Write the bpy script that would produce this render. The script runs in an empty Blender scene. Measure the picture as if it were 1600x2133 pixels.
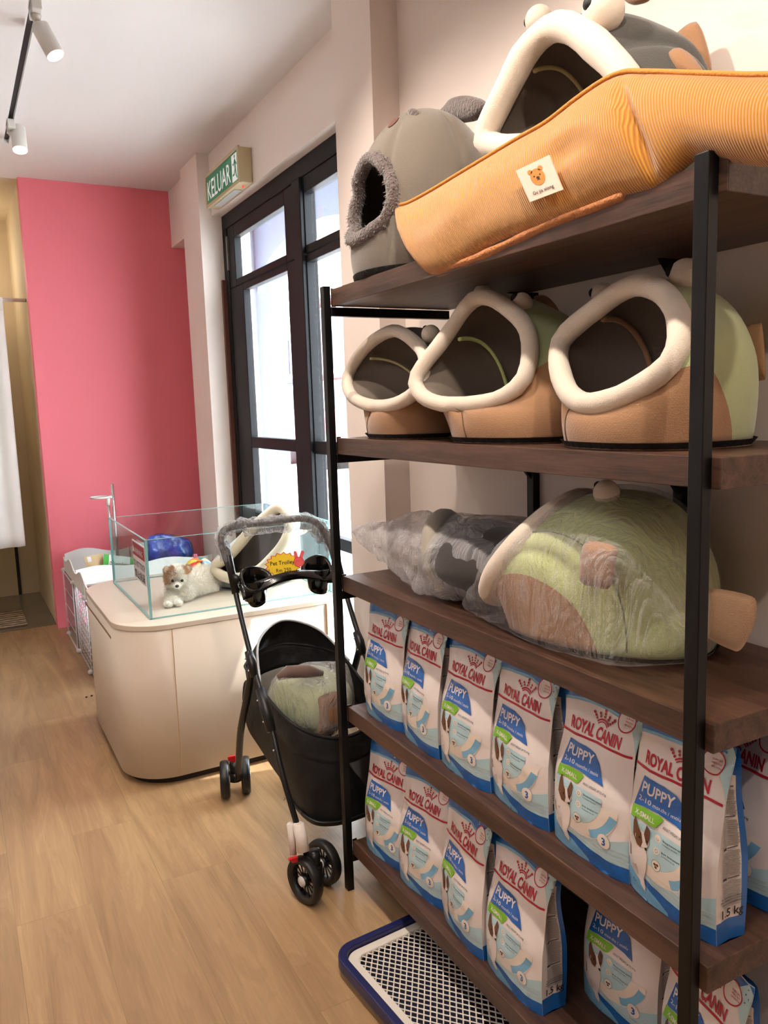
import bpy, bmesh, math, random
from mathutils import Vector, Matrix, noise
from mathutils.geometry import tessellate_polygon
R = math.radians
PI = math.pi
sc = bpy.context.scene
C = sc.collection

# ------------------------------------------------------------------ camera
YAW, PITCH, ROLL, FPX = 0.494398, -0.13589942, -0.03245516, 1648.033
fw = Vector((math.sin(YAW)*math.cos(PITCH), math.cos(YAW)*math.cos(PITCH), math.sin(PITCH)))
r0 = Vector((math.cos(YAW), -math.sin(YAW), 0)); u0 = r0.cross(fw)
rt = r0*math.cos(ROLL) + u0*math.sin(ROLL); up = -r0*math.sin(ROLL) + u0*math.cos(ROLL)
CAM = Vector((0, 0, 1.5))
cam = bpy.data.cameras.new('camera'); cam.sensor_fit = 'HORIZONTAL'; cam.sensor_width = 36
cam.lens = 36*FPX/1600; cam.clip_start = 0.02; cam.clip_end = 200
co = bpy.data.objects.new('camera', cam); C.objects.link(co)
m4 = Matrix((rt, up, -fw)).transposed().to_4x4(); m4.translation = CAM
co.matrix_world = m4
sc.camera = co

def ray(px, py): return fw + rt*((px-800)/FPX) - up*((py-1066.5)/FPX)
def at(px, py, ax, val):
    """world point on the plane <axis>=val under a reference pixel"""
    d = ray(px, py); i = 'xyz'.index(ax)
    return CAM + d*((val-CAM[i])/d[i])
def atp(px, py, p0, n):
    d = ray(px, py); return CAM + d*((p0-CAM).dot(n)/d.dot(n))

# ------------------------------------------------------------------ world, lights, exposure
vs = sc.view_settings
sc.view_settings.view_transform = 'Standard'; vs.look = 'None'; vs.gamma = 1; vs.exposure = 0.20
vs.use_curve_mapping = False
w = bpy.data.worlds.new('world'); sc.world = w; w.use_nodes = True
w.node_tree.nodes['Background'].inputs[0].default_value = (0.90, 0.96, 1.0, 1)
w.node_tree.nodes['Background'].inputs[1].default_value = 19.0

def lamp(name, kind, loc, target, power, col, size=0.1, spot=60, blend=0.6, sx=None, sy=None):
    l = bpy.data.lights.new(name, kind); l.energy = power*1.0; l.color = col
    o = bpy.data.objects.new(name, l); C.objects.link(o); o.location = loc
    d = Vector(target)-Vector(loc); o.rotation_euler = d.to_track_quat('-Z', 'Y').to_euler()
    if kind == 'SPOT': l.spot_size = R(spot); l.spot_blend = blend; l.shadow_soft_size = size
    if kind == 'AREA':
        l.shape = 'RECTANGLE'; l.size = sx; l.size_y = sy
    if kind == 'POINT': l.shadow_soft_size = size
    return o
WARM = (1.0, 0.88, 0.76); NEUT = (1.0, 0.96, 0.93)
sun = lamp('sun', 'SUN', (20, 10, 20), (12, 12, 0), 9.0, (1, 0.97, 0.92)); sun.data.angle = 0.01
# track spots out of frame along the same track, aimed at the shelving
for sy_, ty_ in ((2.35, 1.95), (1.45, 1.45), (0.55, 0.95), (-0.5, 0.5)):
    lamp('track_spot_light', 'SPOT', (0.42, sy_, 2.88), (1.05, ty_, 1.25), 46, WARM, 0.035, 104, 0.6)
lamp('added_fill_light', 'AREA', (-0.7, 0.2, 2.95), (-0.7, 0.2, 0), 34, NEUT, sx=1.2, sy=2.4)  # unseen area lamp added overhead to fill the room
lamp('corridor_light', 'POINT', (0.1, 6.8, 2.6), (0, 0, 0), 7, (1.0, 0.88, 0.70), 0.12)

# ------------------------------------------------------------------ materials
def new_mat(name):
    m = bpy.data.materials.new(name); m.use_nodes = True
    return m, m.node_tree, m.node_tree.nodes['Principled BSDF']
def srgb(c):
    f = lambda v: (v/255/12.92) if v/255 <= 0.04045 else ((v/255+0.055)/1.055)**2.4
    return (f(c[0]), f(c[1]), f(c[2]), 1)
def N(nt, t, **kw):
    n = nt.nodes.new(t)
    for k, v in kw.items(): setattr(n, k, v)
    return n
def mat(name, col, rough=0.6, metal=0, bump=0, bscale=200, var=0, vscale=6, sheen=0, coat=0, spec=0.5, emit=0, alpha=1):
    m, nt, b = new_mat(name); c = srgb(col)
    b.inputs['Base Color'].default_value = c; b.inputs['Roughness'].default_value = rough
    b.inputs['Metallic'].default_value = metal; b.inputs['Specular IOR Level'].default_value = spec
    if sheen: b.inputs['Sheen Weight'].default_value = sheen; b.inputs['Sheen Roughness'].default_value = 0.4
    if coat: b.inputs['Coat Weight'].default_value = coat; b.inputs['Coat Roughness'].default_value = 0.12
    if emit: b.inputs['Emission Color'].default_value = c; b.inputs['Emission Strength'].default_value = emit
    if alpha < 1: b.inputs['Alpha'].default_value = alpha
    tc = N(nt, 'ShaderNodeTexCoord')
    if var:
        n = N(nt, 'ShaderNodeTexNoise'); n.inputs['Scale'].default_value = vscale; n.inputs['Detail'].default_value = 4
        nt.links.new(tc.outputs['Object'], n.inputs['Vector'])
        mx = N(nt, 'ShaderNodeMix', data_type='RGBA', blend_type='MULTIPLY'); mx.inputs['Factor'].default_value = 1
        mr = N(nt, 'ShaderNodeMapRange'); mr.inputs['From Min'].default_value = 0.3; mr.inputs['From Max'].default_value = 0.7
        mr.inputs['To Min'].default_value = 1-var; mr.inputs['To Max'].default_value = 1
        nt.links.new(n.outputs['Fac'], mr.inputs['Value'])
        mx.inputs[6].default_value = c; nt.links.new(mr.outputs[0], mx.inputs[7])
        nt.links.new(mx.outputs[2], b.inputs['Base Color'])
    if bump:
        n = N(nt, 'ShaderNodeTexNoise'); n.inputs['Scale'].default_value = bscale; n.inputs['Detail'].default_value = 3
        nt.links.new(tc.outputs['Object'], n.inputs['Vector'])
        bp = N(nt, 'ShaderNodeBump'); bp.inputs['Strength'].default_value = bump; bp.inputs['Distance'].default_value = 0.01
        nt.links.new(n.outputs['Fac'], bp.inputs['Height']); nt.links.new(bp.outputs[0], b.inputs['Normal'])
    return m
def wood(name, c1, c2, axis='Y', scale=1.0, rough=0.45, bands=9):
    """fine straight-grained wood running along one object axis"""
    m, nt, b = new_mat(name); tc = N(nt, 'ShaderNodeTexCoord'); mp = N(nt, 'ShaderNodeMapping')
    s = {'X': (0.7, 11, 11), 'Y': (11, 0.7, 11), 'Z': (11, 11, 0.7)}[axis]
    mp.inputs['Scale'].default_value = tuple(v*scale for v in s)
    n = N(nt, 'ShaderNodeTexNoise'); n.inputs['Scale'].default_value = 1.6; n.inputs['Detail'].default_value = 8; n.inputs['Roughness'].default_value = 0.62; n.inputs['Distortion'].default_value = 0.5
    n2 = N(nt, 'ShaderNodeTexNoise'); n2.inputs['Scale'].default_value = bands; n2.inputs['Detail'].default_value = 5
    nt.links.new(tc.outputs['Object'], mp.inputs[0]); nt.links.new(mp.outputs[0], n.inputs['Vector']); nt.links.new(mp.outputs[0], n2.inputs['Vector'])
    ad = N(nt, 'ShaderNodeMath', operation='MULTIPLY_ADD'); nt.links.new(n2.outputs['Fac'], ad.inputs[0]); ad.inputs[1].default_value = 0.35; nt.links.new(n.outputs['Fac'], ad.inputs[2])
    cr = N(nt, 'ShaderNodeValToRGB'); e = cr.color_ramp.elements
    e[0].position = 0.48; e[0].color = srgb(c1); e[1].position = 0.86; e[1].color = srgb(c2)
    nt.links.new(ad.outputs[0], cr.inputs[0]); nt.links.new(cr.outputs[0], b.inputs['Base Color'])
    b.inputs['Roughness'].default_value = rough
    bp = N(nt, 'ShaderNodeBump'); bp.inputs['Strength'].default_value = 0.12; bp.inputs['Distance'].default_value = 0.004
    nt.links.new(n2.outputs['Fac'], bp.inputs['Height']); nt.links.new(bp.outputs[0], b.inputs['Normal'])
    return m
def floor_mat():
    m, nt, b = new_mat('oak_vinyl_planks'); tc = N(nt, 'ShaderNodeTexCoord')
    sw = N(nt, 'ShaderNodeMapping'); sw.inputs['Rotation'].default_value = (0, 0, R(90)); sw.inputs['Location'].default_value = (0.0, 0.182+0.0, 0)
    nt.links.new(tc.outputs['Object'], sw.inputs[0])
    br = N(nt, 'ShaderNodeTexBrick', offset=0.37, offset_frequency=2, squash=1)
    br.inputs['Scale'].default_value = 1; br.inputs['Brick Width'].default_value = 1.22; br.inputs['Row Height'].default_value = 0.214
    br.inputs['Mortar Size'].default_value = 0.0009; br.inputs['Mortar Smooth'].default_value = 0.1; br.inputs['Bias'].default_value = 0
    br.inputs['Color1'].default_value = (0.0, 0, 0, 1); br.inputs['Color2'].default_value = (1, 1, 1, 1); br.inputs['Mortar'].default_value = (0.5, 0.5, 0.5, 1)
    nt.links.new(sw.outputs[0], br.inputs['Vector'])
    # per-plank shift of the grain
    mp = N(nt, 'ShaderNodeMapping'); mp.inputs['Scale'].default_value = (7.5, 0.75, 1)
    ad = N(nt, 'ShaderNodeVectorMath', operation='MULTIPLY_ADD'); ad.inputs[1].default_value = (3, 7, 5)
    nt.links.new(br.outputs['Color'], ad.inputs[0]); nt.links.new(tc.outputs['Object'], ad.inputs[2])
    nt.links.new(ad.outputs[0], mp.inputs[0])
    n = N(nt, 'ShaderNodeTexNoise'); n.inputs['Scale'].default_value = 1.3; n.inputs['Detail'].default_value = 5; n.inputs['Roughness'].default_value = 0.55; n.inputs['Distortion'].default_value = 1.4
    nt.links.new(mp.outputs[0], n.inputs['Vector'])
    wv = N(nt, 'ShaderNodeMath', operation='SINE'); mu = N(nt, 'ShaderNodeMath', operation='MULTIPLY'); mu.inputs[1].default_value = 75
    nt.links.new(n.outputs['Fac'], mu.inputs[0]); nt.links.new(mu.outputs[0], wv.inputs[0])
    mp2 = N(nt, 'ShaderNodeMapping'); mp2.inputs['Scale'].default_value = (160, 5, 1); nt.links.new(tc.outputs['Object'], mp2.inputs[0])
    n2 = N(nt, 'ShaderNodeTexNoise'); n2.inputs['Scale'].default_value = 1; n2.inputs['Detail'].default_value = 4; nt.links.new(mp2.outputs[0], n2.inputs['Vector'])
    cr = N(nt, 'ShaderNodeValToRGB'); e = cr.color_ramp.elements
    e[0].position = 0.30; e[0].color = srgb((158, 124, 88)); e[1].position = 0.62; e[1].color = srgb((184, 149, 108))
    nt.links.new(n.outputs['Fac'], cr.inputs[0])
    def mult(a, fac_out, lo, hi, fmin=0.0, fmax=1.0):
        mr = N(nt, 'ShaderNodeMapRange'); mr.inputs['From Min'].default_value = fmin; mr.inputs['From Max'].default_value = fmax
        mr.inputs['To Min'].default_value = lo; mr.inputs['To Max'].default_value = hi
        nt.links.new(fac_out, mr.inputs['Value'])
        mx = N(nt, 'ShaderNodeMix', data_type='RGBA', blend_type='MULTIPLY'); mx.inputs['Factor'].default_value = 1
        nt.links.new(a, mx.inputs[6]); nt.links.new(mr.outputs[0], mx.inputs[7]); return mx.outputs[2]
    c = mult(cr.outputs[0], wv.outputs[0], 0.93, 1.0, -1, 1)
    c = mult(c, n2.outputs['Fac'], 0.90, 1.03, 0.3, 0.7)
    c = mult(c, br.outputs['Color'], 0.94, 1.05)
    c = mult(c, br.outputs['Fac'], 1.0, 0.72)
    nt.links.new(c, b.inputs['Base Color']); b.inputs['Roughness'].default_value = 0.38
    bp = N(nt, 'ShaderNodeBump'); bp.inputs['Strength'].default_value = 0.15; bp.inputs['Distance'].default_value = 0.003
    nt.links.new(n2.outputs['Fac'], bp.inputs['Height']); nt.links.new(bp.outputs[0], b.inputs['Normal'])
    return m
def glass_mat(name, tint=(0.93, 0.98, 0.97, 1), refl=0.10, dirt=0.0):
    m = bpy.data.materials.new(name); m.use_nodes = True; nt = m.node_tree; nt.nodes.clear()
    o = N(nt, 'ShaderNodeOutputMaterial'); t = N(nt, 'ShaderNodeBsdfTransparent'); t.inputs[0].default_value = tint
    g = N(nt, 'ShaderNodeBsdfGlossy'); g.inputs['Roughness'].default_value = 0.03
    fr = N(nt, 'ShaderNodeFresnel'); fr.inputs[0].default_value = 1.45
    ad = N(nt, 'ShaderNodeMath', operation='MULTIPLY_ADD'); ad.inputs[1].default_value = 0.35; ad.inputs[2].default_value = refl*0.2
    nt.links.new(fr.outputs[0], ad.inputs[0])
    mx = N(nt, 'ShaderNodeMixShader'); nt.links.new(ad.outputs[0], mx.inputs[0]); nt.links.new(t.outputs[0], mx.inputs[1]); nt.links.new(g.outputs[0], mx.inputs[2])
    last = mx.outputs[0]
    if dirt:
        d = N(nt, 'ShaderNodeBsdfDiffuse'); d.inputs[0].default_value = (0.8, 0.85, 0.9, 1)
        m2 = N(nt, 'ShaderNodeMixShader'); m2.inputs[0].default_value = dirt
        nt.links.new(last, m2.inputs[1]); nt.links.new(d.outputs[0], m2.inputs[2]); last = m2.outputs[0]
    nt.links.new(last, o.inputs[0]); return m
def plastic_film(name, haze=0.22, scale=14, col=(0.86, 0.85, 0.86, 1)):
    """crinkled clear polythene"""
    m = bpy.data.materials.new(name); m.use_nodes = True; nt = m.node_tree; nt.nodes.clear()
    o = N(nt, 'ShaderNodeOutputMaterial'); t = N(nt, 'ShaderNodeBsdfTransparent'); t.inputs[0].default_value = (0.95, 0.95, 0.96, 1)
    p = N(nt, 'ShaderNodeBsdfPrincipled'); p.inputs['Base Color'].default_value = col; p.inputs['Roughness'].default_value = 0.16
    p.inputs['Specular IOR Level'].default_value = 0.9
    tc = N(nt, 'ShaderNodeTexCoord')
    mp = N(nt, 'ShaderNodeMapping'); mp.inputs['Scale'].default_value = (1, 1, 0.35); mp.inputs['Rotation'].default_value = (0.5, 0.3, 0.8)
    nt.links.new(tc.outputs['Object'], mp.inputs[0])
    n = N(nt, 'ShaderNodeTexNoise'); n.inputs['Scale'].default_value = scale; n.inputs['Detail'].default_value = 5; n.inputs['Distortion'].default_value = 1.8
    nt.links.new(mp.outputs[0], n.inputs['Vector'])
    ab = N(nt, 'ShaderNodeMath', operation='SUBTRACT'); ab.inputs[1].default_value = 0.5; nt.links.new(n.outputs['Fac'], ab.inputs[0])
    a2 = N(nt, 'ShaderNodeMath', operation='ABSOLUTE'); nt.links.new(ab.outputs[0], a2.inputs[0])
    bp = N(nt, 'ShaderNodeBump'); bp.inputs['Strength'].default_value = 1.0; bp.inputs['Distance'].default_value = 0.05
    nt.links.new(a2.outputs[0], bp.inputs['Height']); nt.links.new(bp.outputs[0], p.inputs['Normal'])
    lw = N(nt, 'ShaderNodeLayerWeight'); lw.inputs[0].default_value = 0.35; nt.links.new(bp.outputs[0], lw.inputs['Normal'])
    mr = N(nt, 'ShaderNodeMapRange'); mr.inputs['To Min'].default_value = haze; mr.inputs['To Max'].default_value = min(1, haze+0.4)
    nt.links.new(lw.outputs['Facing'], mr.inputs['Value'])
    mx = N(nt, 'ShaderNodeMixShader'); nt.links.new(mr.outputs[0], mx.inputs[0]); nt.links.new(t.outputs[0], mx.inputs[1]); nt.links.new(p.outputs[0], mx.inputs[2])
    nt.links.new(mx.outputs[0], o.inputs[0]); return m

# ------------------------------------------------------------------ mesh builder
class MB:
    def __init__(s): s.v = []; s.f = []; s.mi = []; s.uv = None; s.sm = []
    def add(s, vs, fs, m=0, smooth=False):
        o = len(s.v); s.v += [tuple(v) for v in vs]
        for f in fs: s.f.append([i+o for i in f]); s.mi.append(m); s.sm.append(smooth)
        return s
    def box(s, a, b, m=0, mx=None):
        x0, y0, z0 = a; x1, y1, z1 = b
        vs = [Vector(p) for p in ((x0,y0,z0),(x1,y0,z0),(x1,y1,z0),(x0,y1,z0),(x0,y0,z1),(x1,y0,z1),(x1,y1,z1),(x0,y1,z1))]
        if mx: vs = [mx @ v for v in vs]
        return s.add(vs, [(0,3,2,1),(4,5,6,7),(0,1,5,4),(1,2,6,5),(2,3,7,6),(3,0,4,7)], m)
    def tube(s, path, r, seg=10, m=0, closed=False, cap=True, sx=1, up=None, smooth=True):
        P = [Vector(p) for p in path]; n = len(P); rr = r if isinstance(r, (list, tuple)) else [r]*n
        rings = []; prev = None
        for i in range(n):
            if closed: t = P[(i+1) % n]-P[i-1]
            else: t = P[min(i+1, n-1)]-P[max(i-1, 0)]
            t.normalize()
            if prev is None:
                a = Vector(up) if up else (Vector((0, 0, 1)) if abs(t.z) < 0.9 else Vector((1, 0, 0)))
            else: a = prev
            a = (a - t*a.dot(t)).normalized(); prev = a; b = t.cross(a)
            rings.append([P[i]+a*math.cos(2*PI*k/seg)*rr[i]+b*math.sin(2*PI*k/seg)*rr[i]*sx for k in range(seg)])
        vs = [v for q in rings for v in q]; fs = []
        for i in range(n if closed else n-1):
            j = (i+1) % n
            for k in range(seg):
                l = (k+1) % seg; fs.append((i*seg+k, i*seg+l, j*seg+l, j*seg+k))
        if cap and not closed: fs += [tuple(reversed(range(seg))), tuple((n-1)*seg+k for k in range(seg))]
        return s.add(vs, fs, m, smooth)
    def lathe(s, prof, seg=24, m=0, mx=None, smooth=True, cap=False):
        vs = []; fs = []; n = len(prof)
        for r, z in prof:
            for k in range(seg): vs.append(Vector((r*math.cos(2*PI*k/seg), r*math.sin(2*PI*k/seg), z)))
        for i in range(n-1):
            for k in range(seg):
                l = (k+1) % seg; fs.append((i*seg+k, i*seg+l, (i+1)*seg+l, (i+1)*seg+k))
        if cap: fs += [tuple(reversed(range(seg))), tuple((n-1)*seg+k for k in range(seg))]
        if mx: vs = [mx @ v for v in vs]
        return s.add(vs, fs, m, smooth)
    def sphere(s, c, r, seg=20, rings=12, m=0, mx=None):
        rx, ry, rz = r if isinstance(r, (tuple, list)) else (r, r, r); c = Vector(c)
        vs = [Vector((0, 0, rz))]; fs = []
        for i in range(1, rings):
            a = PI*i/rings
            for k in range(seg): vs.append(Vector((rx*math.sin(a)*math.cos(2*PI*k/seg), ry*math.sin(a)*math.sin(2*PI*k/seg), rz*math.cos(a))))
        vs.append(Vector((0, 0, -rz)))
        for k in range(seg): fs.append((0, 1+k, 1+(k+1) % seg))
        for i in range(rings-2):
            for k in range(seg):
                l = (k+1) % seg; fs.append((1+i*seg+k, 1+(i+1)*seg+k, 1+(i+1)*seg+l, 1+i*seg+l))
        e = len(vs)-1
        for k in range(seg): fs.append((e, 1+(rings-2)*seg+(k+1) % seg, 1+(rings-2)*seg+k))
        if mx: vs = [mx @ v for v in vs]
        return s.add([v+c for v in vs], fs, m, True)
    def grid(s, fn, nu, nv, m=0, wrapu=False, smooth=True):
        vs = [fn(i/nu, j/nv) for j in range(nv+1) for i in range(nu if wrapu else nu+1)]; w_ = nu if wrapu else nu+1; fs = []
        for j in range(nv):
            for i in range(nu):
                i2 = (i+1) % w_ if wrapu else i+1
                fs.append((j*w_+i, j*w_+i2, (j+1)*w_+i2, (j+1)*w_+i))
        return s.add(vs, fs, m, smooth)
    def prism(s, pts, axis, a, b, m=0, smooth=False):
        """extrude a 2-D outline; axis names the extrusion axis, pts are the two other coordinates in order"""
        def P(p, h):
            q = list(p); q.insert('xyz'.index(axis), h); return q
        n = len(pts); vs = [P(p, a) for p in pts]+[P(p, b) for p in pts]
        fs = [tuple(range(n)), tuple(reversed(range(n, 2*n)))]+[(i, i+n, (i+1) % n+n, (i+1) % n) for i in range(n)]
        return s.add(vs, fs, m, smooth)
    def build(s, name, mats, parent=None, bevel=0, subsurf=0, autosmooth=None, normals=True):
        me = bpy.data.meshes.new(name); me.from_pydata(s.v, [], s.f)
        for q in (mats if isinstance(mats, (list, tuple)) else [mats]): me.materials.append(q)
        me.polygons.foreach_set('material_index', s.mi); me.polygons.foreach_set('use_smooth', s.sm)
        if s.uv:
            l = me.uv_layers.new(name='UVMap'); vi = [0]*len(me.loops); me.loops.foreach_get('vertex_index', vi)
            l.data.foreach_set('uv', [c for i in vi for c in s.uv[i]])
        if normals:
            bm = bmesh.new(); bm.from_mesh(me); bmesh.ops.recalc_face_normals(bm, faces=bm.faces); bm.to_mesh(me); bm.free()
        me.update()
        o = bpy.data.objects.new(name, me); C.objects.link(o); o.parent = parent
        if parent is not None: o.matrix_parent_inverse = Matrix.Translation(-parent.location) if PARENT_ABS else Matrix()
        if bevel:
            b = o.modifiers.new('bevel', 'BEVEL'); b.width = bevel; b.segments = 2; b.limit_method = 'ANGLE'; b.angle_limit = R(40)
            b.harden_normals = False
        if subsurf:
            q = o.modifiers.new('sub', 'SUBSURF'); q.levels = q.render_levels = subsurf
        return o
PARENT_ABS = True   # children are modelled in world coordinates and hang from an Empty at the thing's base
def tag(o, label=None, cat=None, group=None, kind=None):
    if label: o['label'] = label
    if cat: o['category'] = cat
    if group: o['group'] = group
    if kind: o['kind'] = kind
    return o
def empty(name, loc, label, cat, group=None):
    o = bpy.data.objects.new(name, None); C.objects.link(o); o.location = loc; o.empty_display_size = 0.05
    return tag(o, label, cat, group)
def structure(o): o['kind'] = 'structure'; return o
def smoothpath(pts, n=8, closed=False):
    P = [Vector(p) for p in pts]; out = []; L = len(P)
    rng = range(L if closed else L-1)
    for i in rng:
        g = (lambda k: P[k % L]) if closed else (lambda k: P[max(0, min(L-1, k))])
        p0, p1, p2, p3 = g(i-1), g(i), g(i+1), g(i+2)
        for k in range(n):
            t = k/n; out.append(0.5*((2*p1)+(p2-p0)*t+(2*p0-5*p1+4*p2-p3)*t*t+(3*p1-p0-3*p2+p3)*t**3))
    if not closed: out.append(P[-1])
    return out
def subdiv2d(V, T, maxlen):
    bm = bmesh.new(); bv = [bm.verts.new((p[0], p[1], 0)) for p in V]
    for t in T:
        try: bm.faces.new([bv[i] for i in t])
        except ValueError: pass
    for _ in range(5):
        e = [x for x in bm.edges if x.calc_length() > maxlen]
        if not e: break
        bmesh.ops.subdivide_edges(bm, edges=e, cuts=1); bmesh.ops.triangulate(bm, faces=bm.faces[:])
    bm.verts.index_update(); Vo = [(v.co.x, v.co.y) for v in bm.verts]; To = [[v.index for v in f.verts] for f in bm.faces]; bm.free()
    return Vo, To
_tc = {}
def text2d(s, size=1.0, bold=0.0, align='LEFT', fit=None, res=2):
    """glyph outlines as flat triangles"""
    k = (s, bold, res)
    if k not in _tc:
        cu = bpy.data.curves.new('t', 'FONT'); cu.body = s; cu.size = 1; cu.offset = bold; cu.resolution_u = res
        o = bpy.data.objects.new('t', cu); C.objects.link(o); dg = bpy.context.evaluated_depsgraph_get(); dg.update()
        me = bpy.data.meshes.new_from_object(o.evaluated_get(dg)); me.calc_loop_triangles()
        _tc[k] = ([(v.co.x, v.co.y) for v in me.vertices], [list(t.vertices) for t in me.loop_triangles])
        bpy.data.objects.remove(o); bpy.data.curves.remove(cu); bpy.data.meshes.remove(me)
    V, T = _tc[k]
    x0 = min(v[0] for v in V); x1 = max(v[0] for v in V); sx = size if fit is None else fit/(x1-x0)
    off = {'LEFT': x0, 'CENTER': (x0+x1)/2, 'RIGHT': x1}[align]
    return [((v[0]-off)*sx, v[1]*size) for v in V], T
def poly2d(pts):
    T = tessellate_polygon([[Vector((p[0], p[1], 0)) for p in pts]]); return list(pts), [list(t) for t in T]
def disc2d(cx, cy, rx, ry=None, n=28, a0=0, a1=2*PI):
    ry = ry or rx; return poly2d([(cx+rx*math.cos(a0+(a1-a0)*i/n), cy+ry*math.sin(a0+(a1-a0)*i/n)) for i in range(n+(0 if a1-a0 > 6.28 else 1))])
def ring2d(cx, cy, r1, r2, n=36, a0=0, a1=2*PI):
    V = []; T = []
    for i in range(n+1):
        a = a0+(a1-a0)*i/n; V += [(cx+r1*math.cos(a), cy+r1*math.sin(a)), (cx+r2*math.cos(a), cy+r2*math.sin(a))]
        if i: j = 2*i; T += [[j-2, j-1, j+1], [j-2, j+1, j]]
    return V, T

# ================================================================== THE ROOM
M = {}
M['wall'] = mat('pale_wall_paint', (236, 222, 213), 0.75, bump=0.05, bscale=60)
M['ceil'] = mat('ceiling_paint', (226, 219, 216), 0.8, bump=0.04, bscale=50)
M['pink'] = mat('coral_pink_paint', (240, 122, 136), 0.62, bump=0.04, bscale=60)
M['cream'] = mat('corridor_cream_paint', (214, 196, 166), 0.8, bump=0.05, bscale=30, var=0.08, vscale=3)
M['floor'] = floor_mat()
M['tile'] = mat('grey_corridor_tile', (128, 120, 104), 0.2, var=0.12, vscale=4)
M['black'] = mat('black_powder_coat', (6, 6, 7), 0.4, spec=0.3)
M['walnut'] = wood('walnut_board', (50, 31, 24), (98, 68, 52), 'Y', scale=2.2, rough=0.42)
M['frame'] = mat('dark_window_frame', (8, 9, 13), 0.5, spec=0.2)
M['brown'] = mat('brown_wood_trim', (96, 52, 38), 0.5)
M['glass'] = glass_mat('door_glass', (0.97, 0.99, 1.0, 1), 0.1, 0.004)
M['white'] = mat('white_plastic', (232, 230, 232), 0.4)
M['whitepaint'] = mat('white_enamel', (222, 218, 214), 0.45)

def wallbox(name, a, b, m): return structure(MB().box(a, b).build(name, m))
wallbox('floor', (-2.6, -3.2, -0.1), (1.75, 6.02, 0), M['floor'])
wallbox('floor_corridor', (-0.5, 6.02, -0.1), (0.6, 7.4, 0.0), M['tile'])
wallbox('ceiling', (-2.6, -3.2, 3.05), (1.8, 5.95, 3.15), M['ceil'])
wallbox('ceiling_corridor', (-0.5, 5.95, 3.05), (0.6, 7.4, 3.15), M['cream'])
wallbox('wall_right', (1.39, -3.2, 0), (1.75, 2.38, 3.05), M['wall'])
wallbox('wall_pilaster', (1.29, 2.38, 0), (1.78, 2.66, 3.05), M['wall'])
wallbox('wall_header', (1.54, 2.66, 2.687), (1.78, 4.983, 3.05), M['wall'])
wallbox('wall_column', (1.463, 4.983, 0), (1.78, 5.37, 3.05), M['wall'])
wallbox('wall_bulkhead', (1.514, 5.37, 2.662), (1.8, 5.9, 3.05), M['wall'])
wallbox('wall_side', (1.75, 5.37, 0), (1.8, 5.9, 2.662), M['wall'])
wallbox('wall_far', (0.533, 5.9, 0), (1.8, 6.02, 3.05), M['pink'])
wallbox('wall_corridor', (0.536, 6.02, 0), (0.65, 7.27, 3.05), M['cream'])
wallbox('wall_corridor_end', (-0.5, 7.25, 0), (0.65, 7.4, 3.05), M['cream'])
wallbox('wall_corridor_side', (-0.5, 6.0, 0), (-0.4, 7.3, 3.05), M['cream'])
wallbox('wall_far_left', (-2.6, 5.9, 0), (-0.4, 6.0, 3.05), M['wall'])
wallbox('wall_left', (-2.7, -3.2, 0), (-2.6, 6.0, 3.05), M['wall'])
wallbox('wall_back', (-2.6, -3.3, 0), (1.75, -3.2, 3.05), M['wall'])

# ---- glazed shop door with its fixed lights, in the reveal between the columns
X0, X1 = 1.60, 1.66
f = MB()
def bar(y0, y1, z0, z1, x0=X0, x1=X1): f.box((x0, y0, z0), (x1, y1, z1))
bar(2.66, 4.983, 2.60, 2.687); bar(4.90, 4.983, 0, 2.60); bar(3.70, 3.80, 0, 2.60, 1.585, 1.67); bar(2.66, 2.75, 0, 2.60)
bar(2.75, 4.9, 0, 0.02)
fr = structure(f.build('window_1', M['frame'], bevel=0.004))
def sash(y0, y1, sy, z0, z1, cuts, x0, name, glass_name):
    g = MB(); g.box((x0, y0, z0), (x0+0.045, y0+sy[0], z1)); g.box((x0, y1-sy[1], z0), (x0+0.045, y1, z1))
    for a, b in cuts: g.box((x0, y0+sy[0], a), (x0+0.045, y1-sy[1], b))
    o = g.build(name, M['frame'], fr, bevel=0.003)
    zs = sorted(cuts); k = MB()
    for i in range(len(zs)-1):
        k.box((x0+0.02, y0+sy[0]-0.004, zs[i][1]-0.004), (x0+0.026, y1-sy[1]+0.004, zs[i+1][0]+0.004))
        # glazing beads
        bz = MB()
    k.build(glass_name, M['glass'], o)
    return o
sash(3.80, 4.90, (0.155, 0.125), 2.24, 2.60, [(2.24, 2.28), (2.525, 2.60)], 1.605, 'transom_sash', 'pane')
sash(3.80, 4.90, (0.15, 0.245), 0.02, 2.235, [(0.02, 0.12), (0.80, 0.86), (1.26, 1.325), (2.20, 2.235)], 1.605, 'door_leaf', 'pane')
sash(2.75, 3.705, (0.10, 0.012), 2.24, 2.60, [(2.24, 2.28), (2.525, 2.60)], 1.605, 'transom_sash', 'pane')
sash(2.75, 3.705, (0.10, 0.012), 0.02, 2.235, [(0.02, 0.12), (0.80, 0.86), (1.26, 1.325), (2.20, 2.235)], 1.605, 'door_leaf', 'pane')
MB().box((1.592, 4.878, 2.35), (1.604, 4.895, 2.55)).build('hinge', mat('steel_hinge', (150, 148, 142), 0.35, 0.9), fr)
structure(MB().box((1.575, 4.955, 0), (1.60, 4.983, 2.30)).build('trim_1', M['brown']))

# ---- ceiling duct casing at the left, above the track
wallbox('ceiling_bulkhead', (-0.6, -3.1, 2.93), (0.375, 4.9, 3.05), M['ceil'])

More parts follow.
